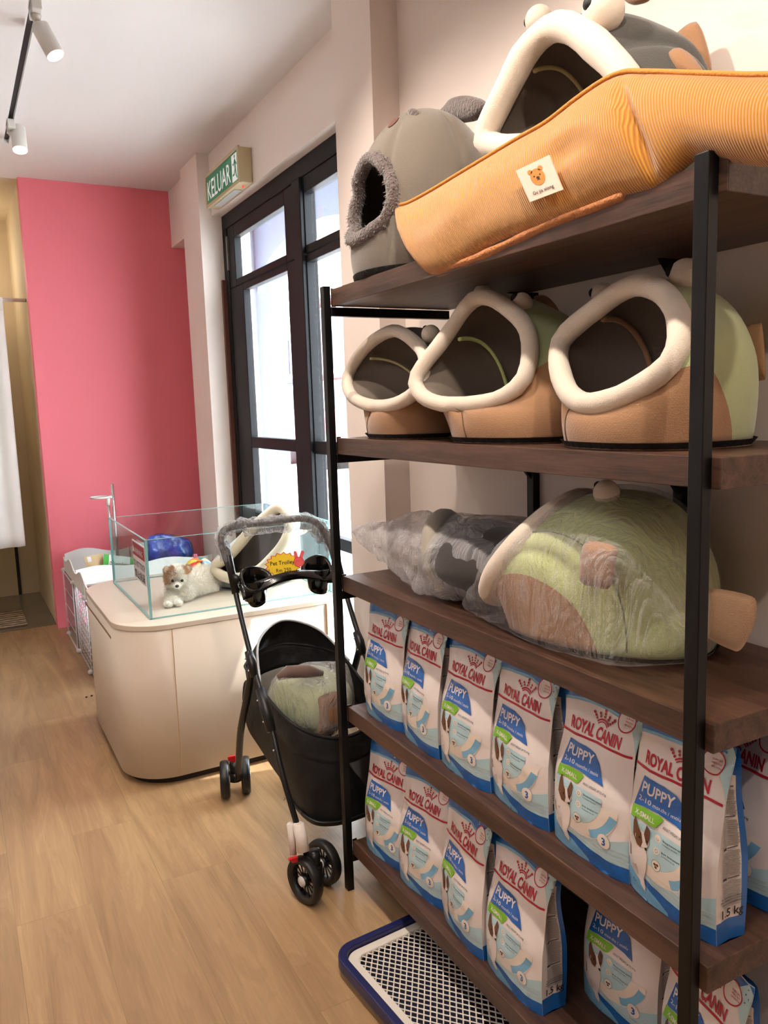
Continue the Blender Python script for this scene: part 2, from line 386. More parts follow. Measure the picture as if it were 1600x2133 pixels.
# ================================================================== OUTSIDE
M['out'] = mat('sunlit_pavement', (235, 235, 235), 0.8)
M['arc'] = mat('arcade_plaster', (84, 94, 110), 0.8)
M['far'] = mat('far_facade', (205, 215, 232), 0.8)
wallbox('ground_street', (1.8, -4, -0.12), (26, 46, -0.02), M['out'])
# arcade wall with a flat arch, across the five-foot way
def archwall(x0, x1, y0, y1, yc, rx, ry, zs, ztop):
    n = 24; P = [(yc+rx*math.cos(PI*i/n), zs+ry*math.sin(PI*i/n)) for i in range(n+1)]; half = n//2; b = MB()
    for q in ([(y0, -0.02), (yc-rx, -0.02)]+[P[n-i] for i in range(half+1)]+[(yc, ztop), (y0, ztop)],
              [(y1, -0.02), (yc+rx, -0.02)]+[P[i] for i in range(half+1)]+[(yc, ztop), (y1, ztop)]):
        T = tessellate_polygon([[Vector((p[0], p[1], 0)) for p in q]]); k = len(q)
        for X in (x0, x1): b.add([(X, p[0], p[1]) for p in q], [list(t) for t in T])
        b.add([(x0, p[0], p[1]) for p in q]+[(x1, p[0], p[1]) for p in q], [(i, (i+1) % k, (i+1) % k+k, i+k) for i in range(k) if i != k-3 or True])
    return b
wallbox('ceiling_arcade', (1.8, 4.0, 3.4), (3.4, 16.0, 3.5), M['arc'])
wallbox('wall_pillar', (2.72, 8.26, -0.02), (3.0, 8.75, 3.4), mat('blue_grey_pillar_paint', (78, 88, 108), 0.7, var=0.3, vscale=12))  # pillar in dark blue-grey paint, tone varied at random
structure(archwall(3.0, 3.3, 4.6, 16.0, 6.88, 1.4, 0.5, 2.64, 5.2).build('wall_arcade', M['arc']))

# ================================================================== SHELVING UNIT
rack = empty('shelving_unit', (0.95, 1.43, 0), 'tall black metal framed shelving unit with five thick walnut boards', 'shelf')
P_ = 0.0215; ZT = [1.776, 1.360, 0.955, 0.552, 0.119]; TH = 0.047; XB0, XB1, YB0, YB1 = 0.966, 1.365, 0.772, 2.073
for y0 in (0.787, 2.078):
    MB().box((0.9505, y0, 0), (0.9505+P_, y0+P_+0.004, 1.832)).build('post', M['black'], rack, bevel=0.0015)
for y0 in (1.18, 1.68):
    q = MB().box((1.366, y0, 0), (1.388, y0+0.026, 1.776)); 
    for z in ZT[:4]: q.prism([(1.30, z), (1.366, z), (1.366, z-0.075)], 'y', y0+0.008, y0+0.018)
    q.build('rear_upright', M['black'], rack)
for z in ZT:
    MB().box((0.972, 2.078, z-0.026), (1.37, 2.10, z-0.001)).build('crossbar', M['black'], rack, bevel=0.0015)
    MB().box((0.972, 2.0745, z-0.001), (0.985, 2.0775, z+0.05)).build('bracket', M['black'], rack)
for z in ZT:
    MB().box((XB0+0.006, YB0, z), (XB1, YB1, z+TH)).build('shelf_board', M['walnut'], rack, bevel=0.0015)
ZS = [z+TH for z in ZT]     # upper faces of the boards
ZA, ZB, ZC, ZD, ZE = ZS

# ================================================================== KIBBLE BAGS
M['bagwhite'] = mat('bag_white_film', (230, 217, 211), 0.28, coat=0.7, bump=0.3, bscale=13)
M['bagblue'] = mat('bag_blue_film', (22, 100, 176), 0.32, coat=0.5, bump=0.1, bscale=24)
M['b_light'] = mat('bag_light_blue_print', (120, 176, 208), 0.32, coat=0.4)
M['b_pale'] = mat('bag_pale_teal_print', (178, 208, 214), 0.32, coat=0.4)
M['b_cream'] = mat('bag_cream_print', (232, 216, 200), 0.32, coat=0.4)
M['b_red'] = mat('bag_red_print', (186, 18, 42), 0.35)
M['b_box'] = mat('bag_deep_blue_print', (16, 92, 170), 0.32, coat=0.4)
M['b_green'] = mat('bag_green_print', (118, 180, 36), 0.35)
M['b_ink'] = mat('bag_grey_ink', (70, 78, 88), 0.5)
M['b_black'] = mat('bag_black_ink', (20, 20, 22), 0.5)
M['b_brown'] = mat('bag_brown_print', (104, 66, 44), 0.45)
M['b_steel'] = mat('bag_grey_blue_print', (140, 164, 176), 0.35)
M['b_pad'] = mat('bag_side_grey_text', (158, 152, 148), 0.45)
M['b_fur'] = mat('bag_fur_shadow_print', (196, 182, 170), 0.4)
BAGM = [M[k] for k in ('bagwhite', 'bagblue', 'b_light', 'b_pale', 'b_cream', 'b_red', 'b_box', 'b_green', 'b_ink', 'b_black', 'b_brown', 'b_steel', 'b_pad', 'b_fur')]
BW, BH = 0.203, 0.335
def bag_mesh(seed, lean=0.0, pinch=1.0, flare=1.0, full=True):
    rnd = random.Random(seed); so = Vector((seed*3.1, seed*1.7, seed*0.9))
    def depth(t): return 0.090*(1-t)**0.5*0.55+0.090*(1-t)*0.45+0.008 if t > 0.0 else 0.098
    def dep(t):
        belly = 0.014*math.sin(PI*min(1, t*1.6))
        return 0.084*(1-0.0*t)*(1-max(0, (t-0.42)/0.58)**1.25)+0.007+belly*(1-t)
    def width(t): return BW*(1-0.045*math.exp(-((t-0.72)/0.16)**2)*pinch+0.04*math.exp(-((t-0.93)/0.1)**2)*flare)
    def xl(t): return lean*t*t
    def wr(u, t, k):
        p = Vector((u*2.2, t*3.4, k*5.0))+so
        fold = max(0.0, noise.noise(p*2.1))*0.010*max(0, t-0.42)/0.5
        return noise.noise(p)*0.0065*(0.3+t)+noise.noise(p*3.3)*0.0026-fold
    def front(u, t, off=0.0):
        d = dep(t)*0.5; W = width(t); e = abs(2*u-1)
        x = -(d*(1-0.30*e**4))-0.006*(1-e**2)*math.sin(PI*min(1, t*1.1))*(1-t) + xl(t)
        x += wr(u, t, 0)*min(1, (1-e)*6)
        return Vector((x-off, (0.5-u)*W, t*BH))
    b = MB(); NU, NV = 16, 26
    UV = []
    def blue_top(u, t): return t > 0.925-0.05*(2*u-0.9)**2
    # front: two-tone panel by face
    def grid(fn, nu, nv, pick):
        o = len(b.v)
        for j in range(nv+1):
            for i in range(nu+1): b.v.append(tuple(fn(i/nu, j/nv)))
        for j in range(nv):
            for i in range(nu):
                b.f.append([o+j*(nu+1)+i, o+j*(nu+1)+i+1, o+(j+1)*(nu+1)+i+1, o+(j+1)*(nu+1)+i]); b.mi.append(pick((i+.5)/nu, (j+.5)/nv)); b.sm.append(True)
    grid(front, NU, NV, lambda u, t: 0)
    def back(u, t):
        p = front(u, t); return Vector((2*xl(t)-p.x, p.y, p.z))
    grid(back, NU, NV, lambda u, t: 1)
    for sgn, u0_ in ((1, 0.0), (-1, 1.0)):
        def side(s_, t, sgn=sgn, u0_=u0_):
            a = front(u0_, t); c = back(u0_, t); p = a.lerp(c, s_)
            g = (0.004+0.040*max(0, t-0.25))*(1-abs(2*s_-1)); p.y -= sgn*g
            p.y += wr(s_, t, 3+sgn)*0.8*(1-abs(2*s_-1))*sgn; return p
        grid(side, 6, NV, lambda s_, t: 1 if (t < 0.125 or t > 0.86 or s_ > 0.87) else 0)
        if sgn < 0: sidefn = side
    # bottom
    o = len(b.v); c4 = [front(0, 0), front(1, 0), back(1, 0), back(0, 0)]; b.add(c4, [(0, 1, 2, 3)], 1)
    tp = MB()
    # ---- printed front, mapped to the curved panel. (x: 0..BW, y: metres up)
    def put(vt, m, layer, dx=0, dy=0, maxlen=0.016, fn=None, n=None):
        V, T = vt; V = [(x+dx, y+dy) for x, y in V]; V, T = subdiv2d(V, T, maxlen)
        if fn is None:
            P = [front(min(1, max(0, x/BW)), min(1, max(0, y/BH)), 0.0006+0.00028*layer) for x, y in V]
        else: P = [fn(x, y, 0.0006+0.00028*layer) for x, y in V]
        b.add(P, T, m, True)
    def wave(x0, x1, lo, hi, n=18): return poly2d([(x0+(x1-x0)*i/n, hi(x0+(x1-x0)*i/n)) for i in range(n+1)]+[(x1-(x1-x0)*i/n, lo(x1-(x1-x0)*i/n)) for i in range(n+1)])
    S = lambda x: x/BW
    put(wave(0, BW, lambda x: 0.0, lambda x: 0.030+0.030*(1-S(x))**2), 1, 0)
    put(wave(0, BW*0.55, lambda x: 0.002, lambda x: 0.064-0.055*S(x)/0.55), 2, 1)
    put(wave(0.02, BW, lambda x: 0.033+0.050*(1-S(x))**3-0.002, lambda x: 0.062+0.020*abs(S(x)-0.55)**1.5*4), 3, 1)
    put(wave(0.0, BW, lambda x: 0.303-0.055*(S(x)-0.45)**2, lambda x: 0.309-0.055*(S(x)-0.45)**2), 2, 1)
    put(wave(0.0, BW, lambda x: 0.309-0.055*(S(x)-0.45)**2, lambda x: BH-0.001), 1, 1)
    put(poly2d([(0.80*BW, 0.262), (BW, 0.222), (BW, 0.300), (0.90*BW, 0.305), (0.78*BW, 0.312)]) if False else ring2d(0.20*BW, 0.20, 0.168, 0.205, 20, -0.08, 0.72), 3, 2)
    for k, (h, q) in enumerate(((0.040, 0.004), (0.049, 0.003), (0.057, 0.002))):
        put(wave(0.045+0.02*k, BW, lambda x, h=h: h+0.028*(1-S(x))**2, lambda x, h=h: h+0.0012+0.028*(1-S(x))**2), 0, 3)
    # cream disc with the pale half-moon
    put(disc2d(0.46*BW, 0.132, 0.44*BW, 0.078, 40, -PI, 0), 4, 2)
    put(disc2d(0.40*BW, 0.146, 0.33*BW, 0.066, 32, -PI, 0), 3, 3)
    put(poly2d([(0.07*BW, 0.145), (0.73*BW, 0.145), (0.73*BW, 0.148), (0.07*BW, 0.148)]), 3, 3)
    # blue ribbon and age badge
    put(ring2d(0.46*BW, 0.150, 0.078, 0.094, 14, -1.25, -0.35), 2, 3)
    put(disc2d(0.765*BW, 0.068, 0.0155, n=24), 11, 4); put(disc2d(0.765*BW, 0.068, 0.0145, n=24), 4, 5)
    put(text2d('3', 0.021, 0.03, 'CENTER'), 6, 6, 0.765*BW, 0.0605); put(text2d('STAGE', 0.006, 0.0, 'CENTER'), 11, 6, 0.765*BW, 0.046)
    # red rule, name and crown
    rl = lambda x: 0.235+0.006*(0.5-0.5*math.cos(PI*min(1, S(x)*1.7)))-0.004*S(x)
    put(wave(0, 0.98*BW, rl, lambda x: rl(x)+0.0045), 5, 3)
    V, T = text2d('ROYAL CANIN', 0.0310, 0.034, 'LEFT', fit=0.70*BW, res=3); put((V, T), 5, 3, 0.135*BW, 0.2475)
    cx, cy = 0.55*BW, 0.279
    put(ring2d(cx, cy-0.020, 0.0185, 0.0210, 12, R(46), R(134)), 5, 3); put(ring2d(cx, cy-0.020, 0.0225, 0.0258, 12, R(46), R(134)), 5, 3)
    for i in range(5):
        a = R(130-20*i); 
        for j, (rr, ds) in enumerate(((0.0300, 0.0026), (0.0358, 0.0026), (0.0420, 0.0030))):
            if j == 2 and i % 2 == 1: continue
            put(disc2d(cx+rr*math.cos(a), cy-0.020+rr*math.sin(a), ds, n=10), 5, 3)
    # blue box
    box = [(0.165*BW, 0.226), (0.42*BW, 0.2265), (0.55*BW, 0.221), (0.63*BW, 0.209), (0.665*BW, 0.192), (0.72*BW, 0.171), (0.60*BW, 0.174), (0.40*BW, 0.178), (0.25*BW, 0.177), (0.11*BW, 0.171)]
    put(poly2d(box), 6, 4)
    put(text2d('PUPPY', 0.0265, 0.02, 'CENTER', fit=0.375*BW), 0, 5, 0.365*BW, 0.1995)
    put(text2d('2-10', 0.0125, 0.01, 'LEFT', fit=0.155*BW), 0, 5, 0.16*BW, 0.1835); put(text2d('months / mois', 0.0098, 0.0, 'LEFT', fit=0.30*BW), 0, 5, 0.335*BW, 0.1835)
    gr = [(0.10*BW, 0.1695), (0.25*BW, 0.1755), (0.44*BW, 0.1755), (0.47*BW, 0.172), (0.41*BW, 0.1545), (0.38*BW, 0.152), (0.22*BW, 0.154), (0.09*BW, 0.1475)]
    put(poly2d(gr), 7, 5); put(text2d('X-SMALL', 0.0125, 0.02, 'CENTER', fit=0.235*BW), 0, 6, 0.272*BW, 0.1585)
    put(text2d('ADULT WEIGHT UP TO 4 kg', 0.0062, 0.01, 'LEFT', fit=0.30*BW), 8, 4, 0.47*BW, 0.157)
    # three small round icons with copy lines
    for ix, iy, l in ((0.44, 0.137, 'Strong immune system'), (0.44, 0.115, 'Brain development')):
        put(disc2d(ix*BW, iy, 0.0068, n=18), 4, 4); put(ring2d(ix*BW, iy, 0.0025, 0.0035, 12), 11, 5)
        put(text2d(l, 0.0052, 0.01, 'LEFT'), 8, 4, (ix+0.055)*BW, iy+0.0005); put(text2d('Croissance du chiot'[:len(l)], 0.0042, 0.0, 'LEFT'), 8, 4, (ix+0.055)*BW, iy-0.0052)
    put(disc2d(0.44*BW, 0.088, 0.0105, n=22), 4, 4); put(ring2d(0.44*BW, 0.088, 0.0095, 0.0105, 24), 11, 5)
    for a, c_ in ((-0.0028, 0.001), (0.003, 0.0015), (0.0, -0.0035)): put(disc2d(0.44*BW+a, 0.088+c_, 0.0030, 0.0024, n=10), 10, 5)
    # the pictured puppy: sitting, brown mask and ears
    DS = lambda pts: [(0.19*BW+(x-0.19)*BW*1.22, 0.088+(y-0.090)*1.14) for x, y in pts]
    D1 = lambda x, y: (0.19*BW+(x-0.19)*BW*1.22, 0.088+(y-0.090)*1.14)
    body = [(0.13, 0.110), (0.20, 0.116), (0.29, 0.108), (0.315, 0.092), (0.30, 0.070), (0.265, 0.052), (0.285, 0.040), (0.275, 0.033), (0.235, 0.038), (0.225, 0.044), (0.19, 0.050), (0.12, 0.058), (0.085, 0.076), (0.085, 0.095)]
    put(poly2d(DS([(x*1.0+(0.006 if x > 0.2 else -0.010), y-0.001) for x, y in body])), 13, 5); put(poly2d(DS(body)), 0, 6)
    put(poly2d(DS([(0.13, 0.062), (0.20, 0.070), (0.215, 0.052), (0.19, 0.050), (0.13, 0.057)])), 13, 7)
    put(disc2d(*D1(0.255, 0.118), 0.0175, 0.0155, 20), 13, 7); put(disc2d(*D1(0.255, 0.118), 0.0165, 0.0148, 20), 0, 8)
    put(poly2d(DS([(0.165, 0.118), (0.165, 0.140), (0.183, 0.149), (0.222, 0.133), (0.250, 0.127), (0.262, 0.113), (0.245, 0.103), (0.205, 0.104)])), 10, 9)
    put(poly2d(DS([(0.272, 0.128), (0.295, 0.145), (0.328, 0.139), (0.322, 0.122), (0.312, 0.112), (0.292, 0.116)])), 10, 9)
    put(disc2d(*D1(0.235, 0.119), 0.0022, n=10), 9, 10); put(disc2d(*D1(0.303, 0.119), 0.0020, n=10), 9, 10); put(disc2d(*D1(0.300, 0.106), 0.0034, 0.0026, 10), 9, 10)
    put(poly2d(DS([(0.10, 0.098), (0.12, 0.092), (0.135, 0.078), (0.120, 0.077)])), 10, 8)
    # rounded red-outlined sticker, top right
    cxs, cys = 0.82*BW, 0.300
    put(ring2d(cxs, cys, 0.0190, 0.0215, 26), 5, 5); put(disc2d(cxs, cys, 0.0190, n=26), 0, 4)
    put(text2d('SUPPORT', 0.0045, 0.01, 'LEFT'), 5, 6, cxs-0.003, cys+0.004); put(text2d('HEALTHY', 0.0045, 0.01, 'LEFT'), 5, 6, cxs-0.003, cys-0.002); put(text2d('GROWTH', 0.0045, 0.01, 'LEFT'), 5, 6, cxs-0.003, cys-0.008)
    # ---- right gusset: panels of small print and the weight
    def sf(x, y, off):
        s_ = x; p = sidefn(s_, y/BH); p.y -= off*2.2; return p
    def sput(q, m, layer, ml=0.05): put(poly2d(q), m, layer, 0, 0, ml, sf)
    y = 0.262
    for blk in range(4):
        sput([(0.22, y), (0.36, y), (0.36, y+0.004), (0.22, y+0.004)], 9, 2, 1); sput([(0.38, y+0.001), (0.74, y+0.001), (0.74, y+0.003), (0.38, y+0.003)], 8, 2, 1)
        y -= 0.003
        for ln in range(14):
            y -= 0.0031; e = 0.80-rnd.random()*0.05
            sput([(0.22, y), (e, y), (e, y+0.0017), (0.22, y+0.0017)], 12, 2, 0.2)
        y -= 0.0045
    for q in (0.078, 0.073, 0.068): sput([(0.12+rnd.random()*0.1, q), (0.85, q), (0.85, q+0.0014), (0.15, q+0.0014)], 8, 2, 0.2)
    V, T = text2d('1.5 kg', 0.021, 0.02, 'LEFT', fit=0.70); V = [(0.16+x, 0.046+yy) for x, yy in V]
    put((V, T), 9, 3, 0, 0, 0.2, sf)
    me_o = b.build('kibble_bag', BAGM, None, normals=False)
    return me_o

bag_protos = [bag_mesh(1), bag_mesh(2, lean=0.012, pinch=1.6, flare=1.6), bag_mesh(5, lean=0.004, pinch=0.6, flare=0.5)]
used = set()
def place_bag(k, x, y, z, rz, label, group):
    p = bag_protos[k]
    if k in used: o = p.copy(); C.objects.link(o)
    else: o = p; used.add(k)
    o.location = (x, y, z); o.rotation_euler = (0, 0, R(rz)); tag(o, label, 'pet food', group); return o
gD, gE = 'puppy kibble bags on the upper bag shelf', 'puppy kibble bags on the bottom shelf'
RowD = [(0, 1.045, 1.917, 3, 'puppy kibble bag at the far left end of the upper bag shelf'),
        (2, 1.050, 1.720, -4, 'second puppy kibble bag from the far end of the upper bag shelf'),
        (1, 1.048, 1.512, 1, 'third puppy kibble bag from the far end of the upper bag shelf'),
        (0, 1.058, 1.312, -2, 'fourth puppy kibble bag from the far end of the upper bag shelf'),
        (1, 1.060, 1.096, 1, 'fifth kibble bag on the upper bag shelf, just left of the near black post'),
        (2, 1.062, 0.898, -3, 'upper shelf kibble bag standing behind the near black post, 1.5 kg side showing')]
for i, (k, x, y, rz, lb) in enumerate(RowD): place_bag(k, x, y, ZD, rz, lb, gD)
place_bag(0, 1.215, 0.900, ZD, -4, 'shaded kibble bag in the second row of the upper bag shelf, cut by the frame', gD)
place_bag(1, 1.200, 1.375, ZD, 6, 'mostly hidden second-row kibble bag between third and fourth bags of upper bag shelf', gD)
RowE = [(2, 1.045, 1.935, 8, 'kibble bag at the far left end of the bottom shelf, beside the far post'),
        (1, 1.050, 1.738, 8, 'second kibble bag from the far end of the bottom shelf'),
        (0, 1.045, 1.530, -5, 'third kibble bag from the far end of the bottom shelf, wrinkled'),
        (1, 1.045, 1.326, 0, 'fourth kibble bag on the bottom shelf, beside the dark gap, 1.5 kg side showing'),
        (2, 1.180, 1.135, 3, 'bottom shelf kibble bag between the dark gap and the near black post'),
        (0, 1.130, 0.885, -12, 'kibble bag right of the near black post on the bottom shelf')]
for i, (k, x, y, rz, lb) in enumerate(RowE): place_bag(k, x, y, ZE, rz, lb, gE)


# ================================================================== PLUSH BEDS
def plush(name, c, dark=False, var=0.10, fuzz=0.5):
    m = mat(name, c, 0.85, bump=0.25, bscale=420, var=var, vscale=9, sheen=fuzz, spec=0.2); return m
def two_tone(name, c1, c2, lo, hi, k):
    """c1 (belly) near the mouth's underside, c2 elsewhere; the join is a seam across the side panels"""
    m = plush(name, c1); nt = m.node_tree; b = nt.nodes['Principled BSDF']
    uv = N(nt, 'ShaderNodeUVMap'); sp = N(nt, 'ShaderNodeSeparateXYZ'); nt.links.new(uv.outputs[0], sp.inputs[0])
    # u in 0..1 runs round the mouth (0 = bottom), v from lip to base
    def math_(op, a, b_=None):
        n = N(nt, 'ShaderNodeMath', operation=op)
        for i, q in enumerate((a, b_)):
            if q is None: continue
            if isinstance(q, (int, float)): n.inputs[i].default_value = q
            else: nt.links.new(q, n.inputs[i])
        return n.outputs[0]
    lim = math_('ADD', math_('MULTIPLY', sp.outputs[1], k), lo)
    belly = math_('LESS_THAN', math_('ABSOLUTE', math_('SUBTRACT', sp.outputs[0], 0.5)), lim)
    old = b.inputs['Base Color'].links[0].from_socket
    dv = N(nt, 'ShaderNodeMix', data_type='RGBA', blend_type='MIX'); nt.links.new(belly, dv.inputs['Factor'])
    dv.inputs[6].default_value = srgb(c2); nt.links.new(old, dv.inputs[7]); nt.links.new(dv.outputs[2], b.inputs['Base Color']); return m
M['cream_plush'] = plush('cream_plush', (232, 216, 198), var=0.06)
M['tan_plush'] = plush('tan_plush', (168, 126, 92))
M['lining'] = plush('lightened_lining', (122, 110, 99), fuzz=0.1)  # lining colour lightened to stand in for light lacking inside the beds
M['fish_green'] = two_tone('green_and_tan_plush', (172, 130, 96), (176, 184, 136), 0.20, 0.20, 0.13)
M['fish_green_side'] = two_tone('green_and_tan_side_plush', (172, 130, 96), (186, 194, 146), 0.165, 0.20, 0.10)
M['fish_green_bag'] = two_tone('pale_green_and_tan_plush', (186, 142, 108), (204, 212, 150), 0.17, 0.20, 0.12)
M['fish_grey'] = two_tone('grey_and_tan_plush', (168, 126, 92), (66, 64, 60), 0.20, 0.18, 0.13)
M['fish_dark'] = plush('dark_grey_plush', (78, 76, 72))
M['pupil'] = mat('black_felt', (8, 8, 8), 0.6)
M['blackcloth'] = mat('black_nonwoven_base', (16, 16, 17), 0.7, bump=0.5, bscale=90)
M['seam'] = mat('zip_seam', (206, 190, 140), 0.7)
M['seamgreen'] = mat('green_zip_seam', (222, 230, 150), 0.7)

def orient_out(o, c):
    me = o.data; s_ = sum((p.center-c).dot(p.normal)*p.area for p in me.polygons)
    if s_ < 0: me.flip_normals()
def bezier(a, b_, c, d, s_):
    q = 1-s_; return a*q**3+b_*3*q*q*s_+c*3*q*s_*s_+d*s_**3
def plush_bed(parent, ring_pts, tr, base_c, a, b, alpha, mats, ring_mat=None, dome=1.0, bulge=0.03, seams=(), lift=0.0, sq=2.4, back=0.35, name='body', rnd=0, NS=22):
    """tube-lipped bed: ring_pts = lip centre line from the bottom round to the viewer's right; base ellipse a (deep) x b (wide)"""
    P = smoothpath(ring_pts, 6, True); NT = 108
    # resample halves by arc length: bottom -> top -> bottom
    top = max(range(len(P)), key=lambda i: P[i].z)
    def half(seq, n):
        L = [0]
        for i in range(1, len(seq)): L.append(L[-1]+(seq[i]-seq[i-1]).length)
        out = []
        for k in range(n):
            d = L[-1]*k/n; j = 0
            while j < len(L)-2 and L[j+1] < d: j += 1
            f_ = (d-L[j])/max(1e-9, L[j+1]-L[j]); out.append(seq[j].lerp(seq[j+1], f_))
        return out
    ring = half(P[:top+1], NT//2)+half(P[top:]+[P[0]], NT//2)
    F = Vector((-math.cos(alpha), math.sin(alpha), 0)); Rr = Vector((-math.sin(alpha), -math.cos(alpha), 0)); UP = Vector((0, 0, 1))
    bc = Vector(base_c); cen = sum(ring, Vector())/NT; H = max(p.z for p in ring)-bc.z
    def B(t):
        c_, s_ = math.cos(t), math.sin(t); e = 2/sq
        return bc+F*(a*math.copysign(abs(c_)**e, c_))+Rr*(b*math.copysign(abs(s_)**e, s_))
    def surf(u, v, shrink=0.0):
        t = 2*PI*u; i = u*NT; i0 = int(i) % NT; fr_ = i-int(i); m = ring[i0].lerp(ring[(i0+1) % NT], fr_)
        w_ = (1-math.cos(t))/2; q = B(t); out = (m-cen); out = out-F*out.dot(F); out.normalize()
        ro = (q-bc).normalized()
        c1 = m + (-F)*(back*a*1.4*w_+0.012)+out*(bulge*(0.6+0.8*w_))+UP*(lift*w_)
        c2 = q + UP*(H*(0.30+0.62*w_*dome))+ro*(bulge*(0.8+0.6*w_))
        p = bezier(m, c1, c2, q, v)
        for ts in seams:
            dd = abs(((t-ts+PI) % (2*PI))-PI); p -= (p-(bc+UP*H*0.45)).normalized()*0.015*math.exp(-(dd/0.085)**2)*math.sin(PI*min(1, v*1.1+0.05))
        nz = noise.noise(p*9+Vector((rnd, 0, 0)))*0.006*math.sin(PI*v); p += (p-bc).normalized()*nz
        p.x = min(p.x, 1.375)
        if shrink: p = p.lerp(bc+UP*H*0.4, shrink)
        return p
    g = MB(); g.grid(lambda u, v: surf((u+0.5) % 1.0, v), NT, NS, 0, wrapu=True)
    g.uv = [(i/NT, j/NS) for j in range(NS+1) for i in range(NT)]
    o = g.build(name, [mats[0], mats[1]], parent, normals=False); orient_out(o, bc+UP*H*0.4)
    sd = o.modifiers.new('thick', 'SOLIDIFY'); sd.thickness = 0.012; sd.offset = -1; sd.material_offset = 1; sd.material_offset_rim = 0
    # lip
    rp = [ring[i] for i in range(0, NT, 3)]
    rad = [tr*(1+0.10*noise.noise(Vector((i*0.35+rnd*7, 0, 0)))) if not callable(tr) else tr(i/len(rp)) for i in range(len(rp))]
    MB().tube(rp, rad, 14, closed=True).build('lip', ring_mat or M['cream_plush'], parent)
    # base cloth and inside cushion
    k = MB(); n = 48; pts = [B(2*PI*i/n) for i in range(n)]; rim = [p+(p-bc).normalized()*0.010+UP*0.013 for p in pts]
    k.add([bc+UP*0.001]+[p+UP*0.0012 for p in pts]+rim, [(0, 1+(i+1) % n, 1+i) for i in range(n)]+[(1+i, 1+(i+1) % n, 1+n+(i+1) % n, 1+n+i) for i in range(n)], 0, False)
    k.build('base_cloth', M['blackcloth'], parent)
    c = MB(); c.grid(lambda u, v: bc+F*(a*0.84*v*math.cos(2*PI*u))+Rr*(b*0.84*v*math.sin(2*PI*u))+UP*(0.02+0.035*(1-v**4)), 32, 8, 0, wrapu=True)
    c.build('inner_cushion', mats[1], parent)
    return surf, ring
def eye(parent, p, r, look, pr=0.42):
    m = MB().sphere(p, r, 20, 14); e = m.build('eye', M['cream_plush'], parent)
    d = (Vector(look)).normalized(); MB().sphere(Vector(p)+d*r*0.80, r*pr, 14, 10).build('pupil', M['pupil'], e)
    return e
def pad(name, parent, outline, thick, m, n_dir, cuts=()):
    """stuffed flat fin: outline points in 3-D, puffed along n_dir"""
    P = smoothpath(outline, 5, True); c = sum(P, Vector())/len(P); nd = Vector(n_dir).normalized(); b = MB(); K = 6; vs = []; L = len(P)
    for sg in (1, -1):
        for k in range(K+1):
            s_ = k/K
            for p in P: vs.append(p.lerp(c, s_)+nd*sg*thick*0.5*math.sqrt(max(0, 1-(1-s_)**2)))
    fs = []
    for h in range(2):
        o = h*(K+1)*L
        for k in range(K):
            for i in range(L): fs.append((o+k*L+i, o+k*L+(i+1) % L, o+(k+1)*L+(i+1) % L, o+(k+1)*L+i))
    b.add(vs, fs, 0, True); ob = b.build(name, m, parent)
    w_ = ob.modifiers.new('w', 'WELD'); w_.merge_threshold = 0.0005
    return ob
def seam_line(parent, surf, u, m, v0=0.05, v1=0.95, r=0.003, shrink=0.06, name='zip'):
    return MB().tube([surf(u, v0+(v1-v0)*i/20, shrink) for i in range(21)], r, 6).build(name, m, parent)
def z3(x, y): return (680+x/1.739, 520+y/1.739)
def plane_ring(pts, p0, alpha, tilt):
    n = Vector((-math.cos(alpha)*math.cos(tilt), math.sin(alpha)*math.cos(tilt), math.sin(tilt)))
    return [atp(x, y, Vector(p0), n) for x, y in pts]

# --- second board: three fish beds
def fish(label, ring_px, p0, al, tilt, bc, a, b, mats, tr, group=None, **kw):
    e = empty('fish_cat_bed', (bc[0], bc[1], bc[2]), label, 'pet bed', group)
    ring = plane_ring(ring_px, p0, R(al), R(tilt))
    s_, r_ = plush_bed(e, ring, tr, bc, a, b, R(al), mats, **kw); return e, s_
gF = 'fish shaped pet beds'
r3 = [z3(*q) for q in ((955,560),(1040,543),(1130,500),(1210,447),(1262,385),(1283,300),(1265,215),(1210,150),(1130,128),(1050,160),(980,213),(910,268),(852,328),(840,400),(858,480),(892,535))]
e3, s3 = fish('green and tan fish bed at the near end of the second board', r3, (1.0, 1.1, 1.47), 4, 30, (1.145, 1.055, ZB+0.001), 0.150, 0.158, [M['fish_green_side'], M['lining']], 0.0205, gF, seams=(R(-30), R(180)), rnd=3, dome=0.98)
r2 = [z3(*q) for q in ((470,562),(560,556),(640,532),(708,480),(735,400),(735,320),(710,262),(660,215),(600,178),(552,172),(508,205),(460,275),(410,345),(350,420),(322,478),(348,530),(405,556))]
e2, s2 = fish('middle fish bed on the second board, green and tan with a lime inner zip', r2, (0.995, 1.5, 1.47), -14, 22, (1.155, 1.44, ZB+0.001), 0.155, 0.165, [M['fish_green'], M['lining']], 0.0185, gF, seams=(R(-12), R(180)), rnd=5, dome=1.0)
r1 = [z3(*q) for q in ((190,567),(240,562),(300,535),(345,490),(362,430),(350,370),(320,335),(285,308),(240,294),(180,322),(130,368),(92,425),(74,480),(92,530),(135,557))]
e1, s1 = fish('smaller dark grey fish bed at the far left end of the second board', r1, (1.0, 1.95, 1.47), 4, 24, (1.150, 1.870, ZB+0.001), 0.155, 0.155, [M['fish_grey'], M['lining']], 0.0175, gF, seams=(R(-14), R(180)), rnd=8, dome=0.92)
seam_line(e3, s3, 0.62, M['tan_plush'], shrink=0.13, r=0.006); seam_line(e2, s2, 0.64, M['seamgreen'], shrink=0.13, r=0.005); seam_line(e1, s1, 0.66, M['seam'], shrink=0.13, r=0.004)
